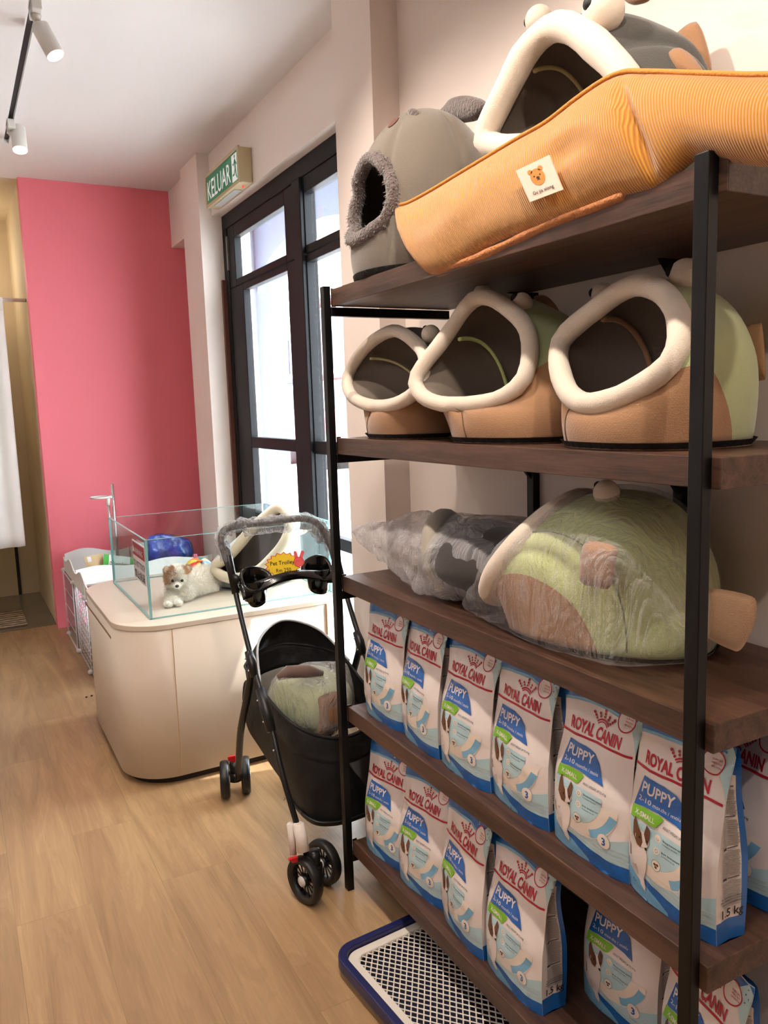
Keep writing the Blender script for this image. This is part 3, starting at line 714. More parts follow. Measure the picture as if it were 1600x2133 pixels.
eye(e3, at(*z3(1300, 92), 'x', 1.17), 0.029, (-1, 0.9, 0.5)); eye(e3, at(*z3(1000, 160), 'x', 1.24), 0.024, (-0.8, 1, 0.25))
eye(e2, at(*z3(707, 196), 'x', 1.14), 0.0245, (-0.9, 0.2, 0.75)); eye(e2, at(*z3(566, 160), 'x', 1.17), 0.0235, (-0.3, 1, 0.5))
eye(e1, at(*z3(378, 307), 'x', 1.10), 0.0245, (-0.5, 0.6, 0.9), 0.36)
q = [at(*z3(*p), 'x', 1.27) for p in ((1478,300),(1560,268),(1580,285),(1592,450),(1575,474),(1520,470),(1495,400))]
pad('tail_fin', e3, q, 0.035, M['tan_plush'], (-0.7, -0.7, 0))
q = [at(*z3(*p), 'x', 1.22) for p in ((750,175),(790,165),(830,200),(855,260),(820,250),(780,230))]
pad('dorsal_fin', e2, q, 0.02, M['tan_plush'], (-1, 0, 0))

M['stitch'] = mat('stitched_seam', (104, 76, 54), 0.9); M['stitch_green'] = mat('stitched_green_seam', (128, 132, 92), 0.9)
for e_, s_, u_ in ((e3, s3, 0.935), (e2, s2, 0.965), (e1, s1, 0.955)): seam_line(e_, s_, u_, M['stitch'], 0.12, 0.97, 0.0016, -0.004, 'seam')

# --- top board: dark fish bed
def z1(x, y): return (980+x/2.58, y/2.58)
rt_ = [z1(*q) for q in ((400,790),(560,760),(700,700),(830,610),(872,520),(845,440),(790,360),(700,270),(600,185),(500,140),(420,160),(340,230),(280,310),(225,420),(150,570),(88,710),(100,775),(240,800))]
e4, s4 = fish('large dark grey fish bed with bulging eyes on the top board', rt_, (1.08, 1.45, ZA+0.04), -4, 6, (1.225, 1.235, ZA+0.001), 0.145, 0.205, [M['fish_dark'], M['lining']], 0.0285, gF, seams=(R(180), R(120), R(240)), rnd=11, dome=1.28, back=0.5, lift=0.05)
seam_line(e4, s4, 0.60, M['seam'], shrink=0.12, r=0.005)
eye(e4, at(*z1(715, 62), 'x', 1.16), 0.0400, (-1, 0.1, 0.25), 0.34); eye(e4, at(*z1(368, 108), 'x', 1.24), 0.0310, (-0.5, 1, 0.1), 0.36)
pad('tail_fin', e4, [at(*z1(*p), 'x', 1.33) for p in ((1090,250),(1120,170),(1190,120),(1235,150),(1290,390),(1200,420),(1130,400))], 0.04, M['tan_plush'], (-1, 0.2, 0))
pad('side_fin', e4, [at(*z1(*p), 'x', 1.22) for p in ((1075,280),(1130,258),(1190,310),(1245,400),(1180,430),(1120,400))], 0.035, M['tan_plush'], (-1, 0.2, 0))
pad('dorsal_fin', e4, [at(*z1(*p), 'x', 1.27) for p in ((830,-5),(900,-60),(960,-50),(950,5),(880,28))], 0.03, M['tan_plush'], (-1, 0.2, 0))

# --- top board: grey igloo bed at the far end
def z2(x, y): return (680+x/2.2222, 180+y/2.2222)
M['igloo'] = plush('taupe_grey_plush', (122, 112, 101), var=0.06); M['fuzzy'] = mat('shaggy_grey_plush', (122, 108, 104), 0.95, bump=1.0, bscale=160, var=0.3, vscale=60, sheen=0.6)
ig = empty('cat_cave_bed', (1.15, 1.86, ZA), 'domed taupe plush cat cave with shaggy rimmed opening on the top board', 'pet bed')
ICX, ICY, IR, IH = 1.165, 1.870, 0.208, 0.432
def cave(az, h, off=0.0):      # az: outward azimuth measured from -x towards +y
    r = (IR+off)*max(0.0, 1-max(0, h-0.12)**2.5/0.88**2.5)**0.5*(1-0.06*(1-min(1, h/0.15))**2)
    r *= 1-0.02*math.cos(az*2)
    for k in range(6):
        dd = abs(((az-R(32+60*k)+PI) % (2*PI))-PI); r -= 0.012*math.exp(-(dd/0.06)**2)*min(1, h*8)*(1-h)**0.3
    return Vector((ICX-math.cos(az)*r, ICY+math.sin(az)*r, ZA+0.001+h*(IH+off)))
g = MB(); NA, NH = 120, 50; AZ0, AZW, HC, HW = R(1), R(33), 0.46, 0.225
for inner in (0, 1):
    o_ = len(g.v)
    for j in range(NH+1):
        for i in range(NA): g.v.append(tuple(cave(2*PI*i/NA, (j/NH)**0.8, -0.014*inner)))
    for j in range(NH):
        for i in range(NA):
            a_ = ((2*PI*(i+.5)/NA-AZ0+PI) % (2*PI))-PI; h_ = ((j+.5)/NH)**0.8
            if (a_/AZW)**2+((h_-HC)/HW)**2 < 1: continue
            g.f.append([o_+j*NA+i, o_+j*NA+(i+1) % NA, o_+(j+1)*NA+(i+1) % NA, o_+(j+1)*NA+i]); g.mi.append(inner); g.sm.append(True)
g.build('body', [M['igloo'], M['lining']], ig, normals=False)
rp = [cave(AZ0+AZW*1.05*math.cos(t)*(1-0.16*math.sin(t)), HC+HW*1.03*math.sin(t), -0.004) for t in [2*PI*i/40 for i in range(40)]]
g = MB(); rr_ = [0.0185+0.003*noise.noise(Vector((i*0.9, 0, 0))) for i in range(40)]; g.tube(rp, rr_, 14, closed=True); g.build('shaggy_rim', M['fuzzy'], ig)
g = MB()
rnd_ = random.Random(4)
for k in range(1500):
    i = rnd_.random()*40; p = rp[int(i) % 40].lerp(rp[(int(i)+1) % 40], i-int(i)); d = Vector((rnd_.gauss(0, 1), rnd_.gauss(0, 1), rnd_.gauss(0, 1))).normalized()
    b_ = p+d*0.017; t_ = p+d*0.026+Vector((0, 0, -0.003)); sd = d.orthogonal().normalized()*0.0022; g.add([b_-sd, b_+sd, t_], [(0, 1, 2)], 0, True)
g.build('rim_pile', M['fuzzy'], ig, normals=False)['kind'] = 'stuff'
g = MB(); g.lathe([(0.02, 0.0), (IR*0.95, 0.0), (IR*0.97, 0.016)], 48, mx=Matrix.Translation((ICX, ICY, ZA+0.0008))); g.build('base_cloth', M['blackcloth'], ig)
np_ = [cave(R(-14)+R(7)*math.cos(t), 0.885+0.035*math.sin(t), 0.002) for t in [2*PI*i/16 for i in range(16)]]
M['nose'] = mat('brown_red_patch', (104, 62, 54), 0.8)
g = MB(); g.add([sum(np_, Vector())/16+Vector((0, 0, 0.002))]+np_, [(0, 1+i, 1+(i+1) % 16) for i in range(16)], 0, True); g.build('nose_patch', M['nose'], ig)
pad('ear', ig, [at(*z2(*p), 'x', 1.25) for p in ((500,150),(545,98),(580,60),(650,42),(720,60),(746,85),(735,120),(690,155),(640,165),(560,175))], 0.05, M['fuzzy'], (-1, -0.3, 0.2))
pad('ear', ig, [at(*z2(*p), 'x', 1.10) for p in ((372,150),(378,124),(395,108),(412,103),(424,118),(428,150),(400,165))], 0.03, M['fuzzy'], (-1, -0.3, 0.2))

# --- top board: orange corduroy mat draped along the front edge
def cord_mat():
    m, nt, b = new_mat('orange_corduroy'); uv = N(nt, 'ShaderNodeUVMap'); sp = N(nt, 'ShaderNodeSeparateXYZ'); nt.links.new(uv.outputs[0], sp.inputs[0])
    mu = N(nt, 'ShaderNodeMath', operation='MULTIPLY'); mu.inputs[1].default_value = 2*PI/0.0052; nt.links.new(sp.outputs[0], mu.inputs[0])
    si_ = N(nt, 'ShaderNodeMath', operation='SINE'); nt.links.new(mu.outputs[0], si_.inputs[0])
    bp = N(nt, 'ShaderNodeBump'); bp.inputs['Strength'].default_value = 0.55; bp.inputs['Distance'].default_value = 0.0016; nt.links.new(si_.outputs[0], bp.inputs['Height']); nt.links.new(bp.outputs[0], b.inputs['Normal'])
    mr = N(nt, 'ShaderNodeMapRange'); mr.inputs['From Min'].default_value = -1; mr.inputs['From Max'].default_value = 1; nt.links.new(si_.outputs[0], mr.inputs['Value'])
    mx = N(nt, 'ShaderNodeMix', data_type='RGBA'); mx.inputs[6].default_value = srgb((178, 112, 30)); mx.inputs[7].default_value = srgb((212, 146, 52)); nt.links.new(mr.outputs[0], mx.inputs['Factor'])
    nt.links.new(mx.outputs[2], b.inputs['Base Color']); b.inputs['Roughness'].default_value = 0.8; b.inputs['Sheen Weight'].default_value = 0.5; b.inputs['Specular IOR Level'].default_value = 0.2
    return m
M['cord'] = cord_mat(); M['orange'] = mat('orange_piping', (206, 138, 60), 0.8, bump=0.3, bscale=300)
M['dots'] = mat('apricot_underside', (196, 128, 78), 0.85, bump=0.6, bscale=130, var=0.15, vscale=90)
om = empty('corduroy_pet_mat', (1.0, 1.4, ZA), 'long mustard orange corduroy pet mat lying along the front edge of the top board', 'pet mat')
prof = [(822,428,892,572),(850,424,915,577),(900,398,952,562),(960,362,1005,530),(1020,326,1060,503),(1080,290,1120,484),(1140,256,1180,462),(1200,210,1238,440),(1255,172,1290,420),(1300,152,1340,408),(1345,151,1385,392),(1392,152,1428,352),(1440,154,1462,330),(1500,156,1510,335),(1560,158,1560,344),(1640,158,1630,352),(1760,165,1740,365)]
TP = smoothpath([at(a_, b_, 'x', 1.015) for a_, b_, _, _ in prof], 8); BP = smoothpath([at(c_, d_, 'x', 0.978) for _, _, c_, d_ in prof], 8)
LN = [0]
for i in range(1, len(TP)): LN.append(LN[-1]+(TP[i].lerp(BP[i], .5)-TP[i-1].lerp(BP[i-1], .5)).length)
NL = len(TP)
def matsurf(i, v):     # v 0..1 round the section, starting at the top seam, down the front, up the back
    t_, b_ = TP[i], BP[i]; e_ = min(1, LN[i]/0.045, (LN[-1]-LN[i])/0.05+0.2); puff = math.sqrt(max(0.0, 1-(1-e_)**2))*0.9+0.06
    if v <= 0.5: s_ = v*2; p = t_.lerp(b_, s_); x = -0.046*math.sin(PI*s_)**0.6*puff
    else: s_ = (1-v)*2; p = t_.lerp(b_, s_); x = 0.036*math.sin(PI*s_)**0.6*puff
    q_ = Vector((p.y*4, p.z*9, v*3)); amp = 0.5+1.3*math.exp(-((LN[i]-0.62)/0.13)**2)
    x += noise.noise(q_*1.3)*0.012*amp*math.sin(2*PI*v)**2+noise.noise(q_*3.1)*0.005*amp*math.sin(2*PI*v)**2
    cr = abs(LN[i]-0.70-0.05*math.sin(v*4)); x += 0.020*math.exp(-(cr/0.012)**2)*math.sin(PI*min(1, v*2)) if v < 0.5 else 0
    return Vector((p.x+x, p.y, p.z))
g = MB(); NV_ = 28; vs_ = [matsurf(i, j/NV_) for i in range(NL) for j in range(NV_)]
fs_ = [(i*NV_+j, i*NV_+(j+1) % NV_, (i+1)*NV_+(j+1) % NV_, (i+1)*NV_+j) for i in range(NL-1) for j in range(NV_)]
fs_ += [tuple(range(NV_)), tuple((NL-1)*NV_+j for j in reversed(range(NV_)))]
g.add(vs_, fs_, 0, True); g.uv = [(LN[i]+0.12*(0.5-abs(j/NV_-0.5))*0, j/NV_) for i in range(NL) for j in range(NV_)]
g.build('cushion', M['cord'], om)
MB().tube([matsurf(i, 0)+Vector((-0.004, 0, 0.001)) for i in range(0, NL)], 0.0042, 8).build('piping', M['orange'], om)
und = [at(px, py, 'x', 0.985) for px, py in ((900,566),(960,552),(1020,530),(1090,498),(1170,462),(1250,432),(1320,404))]
g = MB(); g.tube(smoothpath(und, 6), [0.005]+[0.0115+0.002*noise.noise(Vector((i*0.3,0,0))) for i in range(35)]+[0.004], 10, sx=1.8); g.build('underside', M['dots'], om)
# sewn-on square label: bear face and wording
lab = [at(px, py, 'x', 0.944) for px, py in ((1113,422),(1182,396),(1153,324),(1083,357))]
nrm = (lab[1]-lab[0]).cross(lab[3]-lab[0]).normalized()
if nrm.x > 0: nrm = -nrm
M['label'] = mat('label_satin', (236, 214, 194), 0.6); M['bear'] = mat('label_orange_print', (220, 140, 58), 0.6); M['ink'] = mat('black_ink', (30, 26, 26), 0.6)
def on_quad(Q, nv, V, off): # V in 0..1 square
    return [Q[0]*(1-x)*(1-y)+Q[1]*x*(1-y)+Q[2]*x*y+Q[3]*(1-x)*y+nv*off for x, y in V]
def mpt(P_): # push onto the mat's front
    return P_
lb = MB(); gridV = [(i/6, j/6) for j in range(7) for i in range(7)]
lb.add(on_quad(lab, nrm, gridV, 0.008), [(j*7+i, j*7+i+1, (j+1)*7+i+1, (j+1)*7+i) for j in range(6) for i in range(6)], 0)
lb.add(on_quad(lab, nrm, gridV, 0.0095), [(j*7+i, j*7+i+1, (j+1)*7+i+1, (j+1)*7+i) for j in range(6) for i in range(6)], 0)
def lput(vt, m, off): lb.add(on_quad(lab, nrm, vt[0], off), vt[1], m)
lput(disc2d(0.5, 0.58, 0.20, 0.24), 1, 0.0100); lput(disc2d(0.35, 0.78, 0.07, 0.07), 1, 0.0100); lput(disc2d(0.65, 0.78, 0.07, 0.07), 1, 0.0100)
lput(disc2d(0.42, 0.62, 0.022), 2, 0.0104); lput(disc2d(0.59, 0.62, 0.022), 2, 0.0104); lput(disc2d(0.505, 0.555, 0.045, 0.035), 2, 0.0104)
lput(ring2d(0.505, 0.46, 0.04, 0.055, 10, 0.5, PI-0.5), 2, 0.0104); lput(([(x+0.5, y+0.14) for x, y in text2d('Gu jia xiong', 0.14, 0.01, 'CENTER', fit=0.62)[0]], text2d('Gu jia xiong', 0.14, 0.01)[1]), 2, 0.0104)
lbo = lb.build('sewn_label', [M['label'], M['bear'], M['ink']], om, normals=False); lbo['label'] = 'cream square label with an orange bear face'

# --- third board: bagged beds
def wrap(parent, pts, m, tails=(), seed=0, disp=0.010, voxel=0.009):
    bm = bmesh.new()
    for p in pts: bm.verts.new(p)
    bmesh.ops.convex_hull(bm, input=bm.verts[:])
    for v in [v for v in bm.verts if not v.link_faces]: bm.verts.remove(v)
    bmesh.ops.triangulate(bm, faces=bm.faces[:])
    for _ in range(5):
        e_ = [x for x in bm.edges if x.calc_length() > 0.022]
        if not e_: break
        bmesh.ops.subdivide_edges(bm, edges=e_, cuts=1); bmesh.ops.triangulate(bm, faces=bm.faces[:])
    for _ in range(4): bmesh.ops.smooth_vert(bm, verts=bm.verts[:], factor=0.5, use_axis_x=True, use_axis_y=True, use_axis_z=True)
    bmesh.ops.recalc_face_normals(bm, faces=bm.faces[:]); bm.normal_update()
    for v in bm.verts:
        p = v.co*1.0; n1 = abs(noise.noise(Vector((p.x*6, p.y*11, p.z*5))+Vector((seed, 0, 0)))); n2 = abs(noise.noise(p*26+Vector((0, seed, 0))))
        v.co += v.normal*(disp*(1.1-3.0*n1)-disp*0.6*n2)
    me = bpy.data.meshes.new('plastic_bag'); bm.to_mesh(me); bm.free(); me.materials.append(m)
    for p in me.polygons: p.use_smooth = True
    o = bpy.data.objects.new('plastic_bag', me); C.objects.link(o); o.parent = parent
    if parent is not None: o.matrix_parent_inverse = Matrix.Translation(-parent.location)
    return o
M['film'] = plastic_film('crinkled_clear_film', 0.035, 14)
M['film2'] = plastic_film('cloudy_clear_film', 0.20, 10, (0.74, 0.72, 0.74, 1))
# green fish lying side-on, nose to the far end
al = R(74); F = Vector((-math.cos(al), math.sin(al), 0)); Rr = Vector((-math.sin(al), -math.cos(al), 0)); tl = R(40)
bc = Vector((1.17, 1.20, ZC+0.001)); e5 = empty('fish_cat_bed', bc, 'pale green fish bed in a clear plastic bag on the third board', 'pet bed', gF)
rc = bc+F*0.165+Vector((0, 0, 0.165)); Uv = -F*math.sin(tl)+Vector((0, 0, 1))*math.cos(tl)
ring = [rc+Uv*(-0.155*math.cos(t))+Rr*(0.135*math.sin(t)) for t in [2*PI*i/16 for i in range(16)]]
s5, r5 = plush_bed(e5, ring, 0.024, bc, 0.215, 0.150, al, [M['fish_green_bag'], M['lining']], dome=1.22, bulge=0.03, seams=(R(100), R(180)), rnd=6, lift=0.03)
seam_line(e5, s5, 0.33, M['stitch_green'], 0.05, 0.97, 0.0016, -0.006, 'seam')
def z4(x, y): return (700+x/1.7778, 970+y/1.7778)
eye(e5, at(*z4(1002, 100), 'x', 1.12), 0.026, (-0.5, 1, 0.9), 0.36)
pad('side_fin', e5, [at(*z4(*p), 'x', 1.005) for p in ((915,295),(950,278),(1035,300),(1038,350),(1015,450),(960,450),(905,430),(905,360))], 0.035, plush('pinkish_tan_plush', (178, 142, 118)), (-1, -0.2, 0))
pad('tail_fin', e5, [at(*z4(*p), 'x', 1.20) for p in ((1370,480),(1400,455),(1530,480),(1558,515),(1545,600),(1500,680),(1460,680),(1370,630),(1350,560))], 0.034, plush('light_tan_plush', (206, 164, 128)), (-1, -0.3, 0.2))
hp = [s5(i/24, j/8) for i in range(24) for j in range(9)]+[p+F*0.03 for p in ring]
hp = [bc+(p-bc)*1.03+Vector((0, 0, 0.002)) for p in hp]+[at(*z4(462, 520), 'x', 1.05), at(*z4(480, 500), 'x', 1.02), at(*z4(1030, 742), 'x', 0.975), at(*z4(1230, 690), 'x', 1.0), at(*z4(1290, 640), 'x', 1.03), at(*z4(905, 360), 'x', 0.985), at(*z4(1038, 350), 'x', 0.985)]
hp = [Vector((max(0.972, p.x), p.y, max(ZC+0.003, p.z))) for p in hp]
w5 = wrap(e5, hp, M['film'], seed=3, disp=0.004)
# dark bed squashed in a bag at the far end
e6 = empty('bagged_pet_bed', (1.13, 1.66, ZC), 'dark grey pet bed in a cloudy plastic bag, far end of the third board', 'pet bed')
g = MB(); mx6 = Matrix.Rotation(R(8), 4, 'Z'); g.sphere((1.15, 1.60, ZC+0.102), (0.145, 0.235, 0.098), 36, 22, mx=None)
g.build('body', plush('charcoal_plush', (66, 62, 60)), e6)
rr_ = [Vector((1.11, 1.71, ZC+0.11))+Vector((-0.05*math.cos(t)*0.3+0.10*math.cos(t), 0.055*math.cos(t)+0.03*math.sin(t), 0.085*math.sin(t))) for t in [2*PI*i/20 for i in range(20)]]
MB().tube(rr_, 0.026, 12, closed=True).build('lip', plush('grey_cream_plush', (172, 162, 148)), e6)
g = MB(); g.grid(lambda u, v: Vector((1.15, 1.60, ZC+0.102))+Vector((0.150*math.sin(2*PI*u)*math.cos(0.25), (0.03+0.10*v), 0)) if False else Vector((1.15+0.150*math.cos(2*PI*u)*math.cos(R(8+22*v)), 1.60+0.243*math.sin(R(8+22*v)), ZC+0.102+0.100*math.sin(2*PI*u)*math.cos(R(8+22*v)))), 40, 4, 0, wrapu=True)
g.build('stripe_panel', plush('sage_grey_plush', (150, 148, 132)), e6)
hp = []
for i in range(20):
    for j in range(12):
        a_ = 2*PI*i/20; b2 = PI*j/11; hp.append(Vector((1.15+0.155*math.sin(b2)*math.cos(a_), 1.62+0.250*math.cos(b2), ZC+0.104+0.102*math.sin(b2)*math.sin(a_))))
hp += [at(727, 1106, 'x', 1.06), at(735, 1112, 'x', 1.06), at(735, 1100, 'x', 1.06), at(870, 1066, 'x', 1.16), at(1120, 1082, 'x', 1.25), at(880, 1262, 'x', 1.02)]
wrap(e6, [Vector((max(0.98, p.x), p.y, max(ZC+0.003, p.z))) for p in hp], M['film2'], seed=9, disp=0.007)



# ================================================================== COUNTER, GLASS PEN AND WHAT STANDS IN IT
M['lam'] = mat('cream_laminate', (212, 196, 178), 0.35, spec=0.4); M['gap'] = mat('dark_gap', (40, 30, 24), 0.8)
M['edge'] = mat('glass_edge_green', (120, 168, 166), 0.15); M['tank'] = glass_mat('tank_glass', (0.965, 0.99, 0.985, 1), 0.16)
pc = empty('display_counter', (0.95, 3.6, 0), 'cream rounded display counter with a glass pen on top', 'counter')
def rrect(x0, x1, y0, y1, r, n=10):
    out = []
    for cx, cy, a0 in ((x1-r, y1-r, 0), (x0+r, y1-r, 90), (x0+r, y0+r, 180), (x1-r, y0+r, 270)):
        out += [(cx+r*math.cos(R(a0+90*i/n)), cy+r*math.sin(R(a0+90*i/n))) for i in range(n+1)]
    return out
PX0, PX1, PY0, PY1, PZ = 0.490, 1.500, 3.075, 4.085, 0.668
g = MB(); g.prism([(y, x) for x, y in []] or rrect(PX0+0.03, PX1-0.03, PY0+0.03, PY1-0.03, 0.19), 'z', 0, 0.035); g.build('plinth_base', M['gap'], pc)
body = MB().prism(rrect(PX0, PX1, PY0, PY1, 0.20, 16), 'z', 0.035, PZ-0.022).build('body', M['lam'], pc)
for p in body.data.polygons: p.use_smooth = len(p.vertices) == 4
MB().prism(rrect(PX0-0.002, PX1+0.002, PY0-0.002, PY1+0.002, 0.20, 16), 'z', PZ-0.021, PZ).build('countertop', M['lam'], pc, bevel=0.002)
M['seamwood'] = mat('panel_seam', (176, 140, 100), 0.6)
for x in (0.690, 1.360): MB().box((x-0.0015, PY0-0.0008, 0.036), (x+0.0015, PY0+0.01, PZ-0.022)).build('panel_seam', M['seamwood'], pc)
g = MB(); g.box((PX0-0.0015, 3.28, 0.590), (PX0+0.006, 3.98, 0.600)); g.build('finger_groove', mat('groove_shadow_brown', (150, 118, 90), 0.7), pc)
GX0, GX1, GY0, GY1, GZ = 0.632, 1.437, 3.184, 4.010, 0.992
gp = empty('glass_pen', (1.03, 3.6, PZ), 'open-topped clear glass pen on the cream display counter', 'pet pen')
for nm, a_, b_ in (('front', (GX0, GY0, PZ+0.001), (GX1, GY0+0.008, GZ)), ('back', (GX0, GY1-0.008, PZ+0.001), (GX1, GY1, GZ)),
                 ('left', (GX0, GY0+0.009, PZ+0.001), (GX0+0.008, GY1-0.009, GZ)), ('right', (GX1-0.008, GY0+0.009, PZ+0.001), (GX1, GY1-0.009, GZ))):
    MB().box(a_, b_).build('glass_panel', M['tank'], gp)
g = MB()
for x in (GX0+0.004, GX1-0.004):
    for y in (GY0+0.004, GY1-0.004): g.box((x-0.005, y-0.005, PZ+0.001), (x+0.005, y+0.005, GZ+0.0005))
    g.box((x-0.0045, GY0+0.006, GZ), (x+0.0045, GY1-0.006, GZ+0.0015)); g.box((x-0.005, GY0, PZ+0.0005), (x+0.005, GY1, PZ+0.004))
for y in (GY0+0.004, GY1-0.004): g.box((GX0+0.006, y-0.0045, GZ), (GX1-0.006, y+0.0045, GZ+0.0015)); g.box((GX0, y-0.005, PZ+0.0005), (GX1, y+0.005, PZ+0.004))
g.build('glass_edges', M['edge'], gp)
# warning sticker on the left pane
M['sred'] = mat('sticker_red', (158, 24, 40), 0.5); M['swhite'] = mat('sticker_white', (226, 222, 226), 0.5)
ya, yb = at(275, 1114, 'x', GX0).y, at(302, 1150, 'x', GX0).y; zt_, zb_ = 0.965, 0.800; SWd, SHt = ya-yb, zt_-zb_
g = MB(); g.box((GX0-0.0020, yb, zb_), (GX0-0.0005, ya, zt_), 0); g.box((GX0-0.0026, yb+0.006, zt_-0.062), (GX0-0.0021, ya-0.006, zt_-0.006), 1)
def sput_(vt, m, cy, off=0.0032): g.add([(GX0-off, (ya+yb)/2-x, cy+y) for x, y in vt[0]], vt[1], m)
sput_(text2d('WARNING', 0.032, 0.01, 'CENTER', fit=SWd*0.66), 0, zt_-0.050)
V_, T_ = text2d('WARNING', 0.032, 0.01, 'CENTER', fit=SWd*0.66)
g.add([(GX0-0.0032, ya-0.008-x, zt_-0.048+y) for x, y in ((0, 0), (SWd*0.13, 0), (SWd*0.065, 0.030))], [(0, 1, 2)], 0)
sput_(text2d('DO NOT TOUCH', 0.036, 0.01, 'CENTER', fit=SWd*0.88), 2, zt_-0.106)
sput_(text2d('禁止挑逗', 0.040, 0.01, 'CENTER', fit=SWd*0.82), 2, zt_-0.153)
so_ = g.build('warning_sticker', [M['swhite'], M['sred'], M['ink']], gp, normals=False); so_['label'] = 'red and white warning sticker'

# puppy lying behind the front pane
def ell(c, r): return (Vector(c), r if isinstance(r, tuple) else (r, r, r))
HD = at(369, 1202, 'y', 3.40)
parts_ = [ell(HD, (0.049, 0.046, 0.047)), ell(at(368, 1219, 'y', 3.365), (0.020, 0.026, 0.016)), ell(at(376, 1236, 'y', 3.43), (0.058, 0.055, 0.052)),
          ell(at(402, 1234, 'y', 3.50), (0.078, 0.075, 0.058)), ell(at(430, 1232, 'y', 3.57), (0.066, 0.066, 0.056)),
          ell(at(350, 1259, 'y', 3.345), (0.018, 0.026, 0.013)), ell(at(371, 1258, 'y', 3.345), (0.019, 0.028, 0.014)), ell(at(362, 1250, 'y', 3.385), (0.035, 0.030, 0.022)),
          ell(at(440, 1246, 'y', 3.51), (0.032, 0.040, 0.020)), ell(at(449, 1222, 'y', 3.62), (0.035, 0.03, 0.03))]
dog = empty('puppy', (HD.x+0.05, 3.48, PZ), 'small fluffy white and tan puppy lying inside the glass pen', 'dog')
g = MB()
for c, r in parts_: g.sphere((c.x, c.y, max(c.z, PZ+r[2]*0.96)), r, 20, 14)
for ex, ey in ((347, 1188), (392, 1184)):
    p = at(ex, ey, 'y', 3.405); g.sphere(p, (0.014, 0.010, 0.016), 12, 8)
M['dwhite'] = mat('white_fur', (248, 240, 228), 0.9, sheen=0.4); M['dtan'] = mat('tan_fur', (196, 150, 110), 0.9, sheen=0.4); M['ddark'] = mat('grey_brown_fur', (92, 72, 64), 0.9)
db = g.build('body', M['dwhite'], dog); rm = db.modifiers.new('r', 'REMESH'); rm.mode = 'VOXEL'; rm.voxel_size = 0.004; rm.use_smooth_shade = True
sm_ = db.modifiers.new('s', 'SMOOTH'); sm_.iterations = 6; sm_.factor = 0.5
PC = [(Vector((c.x, c.y, max(c.z, PZ+r[2]*0.96))), r) for c, r in parts_]+[(at(347, 1188, 'y', 3.405), (0.014, 0.010, 0.016)), (at(392, 1184, 'y', 3.405), (0.014, 0.010, 0.016))]
rnd_ = random.Random(7); g = MB(); G_ = MB()
LN_ = [0.016, 0.005, 0.024, 0.026, 0.026, 0.005, 0.005, 0.012, 0.012, 0.030, 0.008, 0.008]
CNT = [8400, 900, 5200, 6400, 5600, 900, 900, 1500, 1200, 1600, 700, 700]
for (c, r), ln, cn in zip(PC, LN_, CNT):
    k_ = PC.index((c, r))
    for _ in range(cn):
        d = Vector((rnd_.gauss(0, 1), rnd_.gauss(0, 1), rnd_.gauss(0, 1))).normalized(); p = c+Vector((d.x*r[0], d.y*r[1], d.z*r[2]))
        if any(((p.x-q.x)/s_[0])**2+((p.y-q.y)/s_[1])**2+((p.z-q.z)/s_[2])**2 < 0.9 for j, (q, s_) in enumerate(PC) if j != k_): continue
        if k_ == 0 and d.y < -0.55 and abs(d.x) < 0.75 and d.z < 0.35: l_ = ln*0.35
        else: l_ = ln
        n1 = Vector((d.x/r[0], d.y/r[1], d.z/r[2])).normalized(); t_ = (n1*0.75+Vector((rnd_.gauss(0, .3), rnd_.gauss(0, .3), rnd_.gauss(-0.25, .3)))).normalized()*l_*(0.7+rnd_.random()*0.5)
        e_ = p+t_
        if e_.z < PZ+0.002: e_.z = PZ+0.002+rnd_.random()*0.004
        hx, hz = (p.x-HD.x)/0.049, (p.z-HD.z)/0.047; m_ = 0
        if k_ in (0, 10, 11):
            if hx < -0.20 and hz > -0.45: m_ = 1
            if hx > 0.42 and hz > 0.25: m_ = 1
            if -0.50 < hx < 0.08 and -0.55 < hz < 0.22 and d.y < -0.3: m_ = 2 if rnd_.random() < 0.75 else 1
            if abs(hx-0.05) < 0.22 and hz > -0.1 and not m_ == 2: m_ = 0
        if k_ == 2 and p.x < HD.x-0.02 and p.z > HD.z-0.055: m_ = 1 if rnd_.random() < 0.5 else 0
        sd = t_.cross(Vector((rnd_.gauss(0, 1), rnd_.gauss(0, 1), rnd_.gauss(0, 1)))).normalized()*0.0008
        g.add([p-n1*0.002-sd, p-n1*0.002+sd, e_], [(0, 1, 2)], m_, True)
g.build('fur', [M['dwhite'], M['dtan'], M['ddark']], dog, normals=False)['kind'] = 'stuff'
for ex, ey in ((359.5, 1210), (379.5, 1209.5)): MB().sphere(at(ex, ey, 'y', 3.352), 0.0066, 12, 8).build('eye', M['pupil'], dog)
MB().sphere(at(369, 1221, 'y', 3.333), (0.0085, 0.006, 0.0065), 12, 8).build('nose', M['pupil'], dog)

# toy ball
bt = at(414, 1180, 'y', 3.78); bt.z = PZ+0.062; rb = 0.062
cols = [(222, 60, 50), (236, 200, 60), (92, 36, 92), (150, 200, 216), (228, 226, 190), (70, 140, 130), (232, 120, 60), (236, 214, 90)]
mats_ = [mat('toy_panel_%s' % n_, c_, 0.7) for n_, c_ in zip(('red', 'yellow', 'purple', 'sky', 'cream', 'teal', 'orange', 'gold'), cols)]
g = MB(); g.sphere((0, 0, 0), (rb*1.12, rb, rb*0.82), 48, 20); g.mi = [int(((math.atan2(sum(g.v[i][1] for i in f_)/len(f_), sum(g.v[i][0] for i in f_)/len(f_))+PI)/(2*PI))*8) % 8 for f_ in g.f]
rot = Matrix.Translation(bt) @ Matrix.Rotation(R(32), 4, 'X'); g.v = [tuple(rot @ Vector(v)) for v in g.v]
tb = empty('plush_toy_ball', bt, 'multicoloured segmented plush ball behind the puppy', 'pet toy'); g.build('ball', mats_, tb)
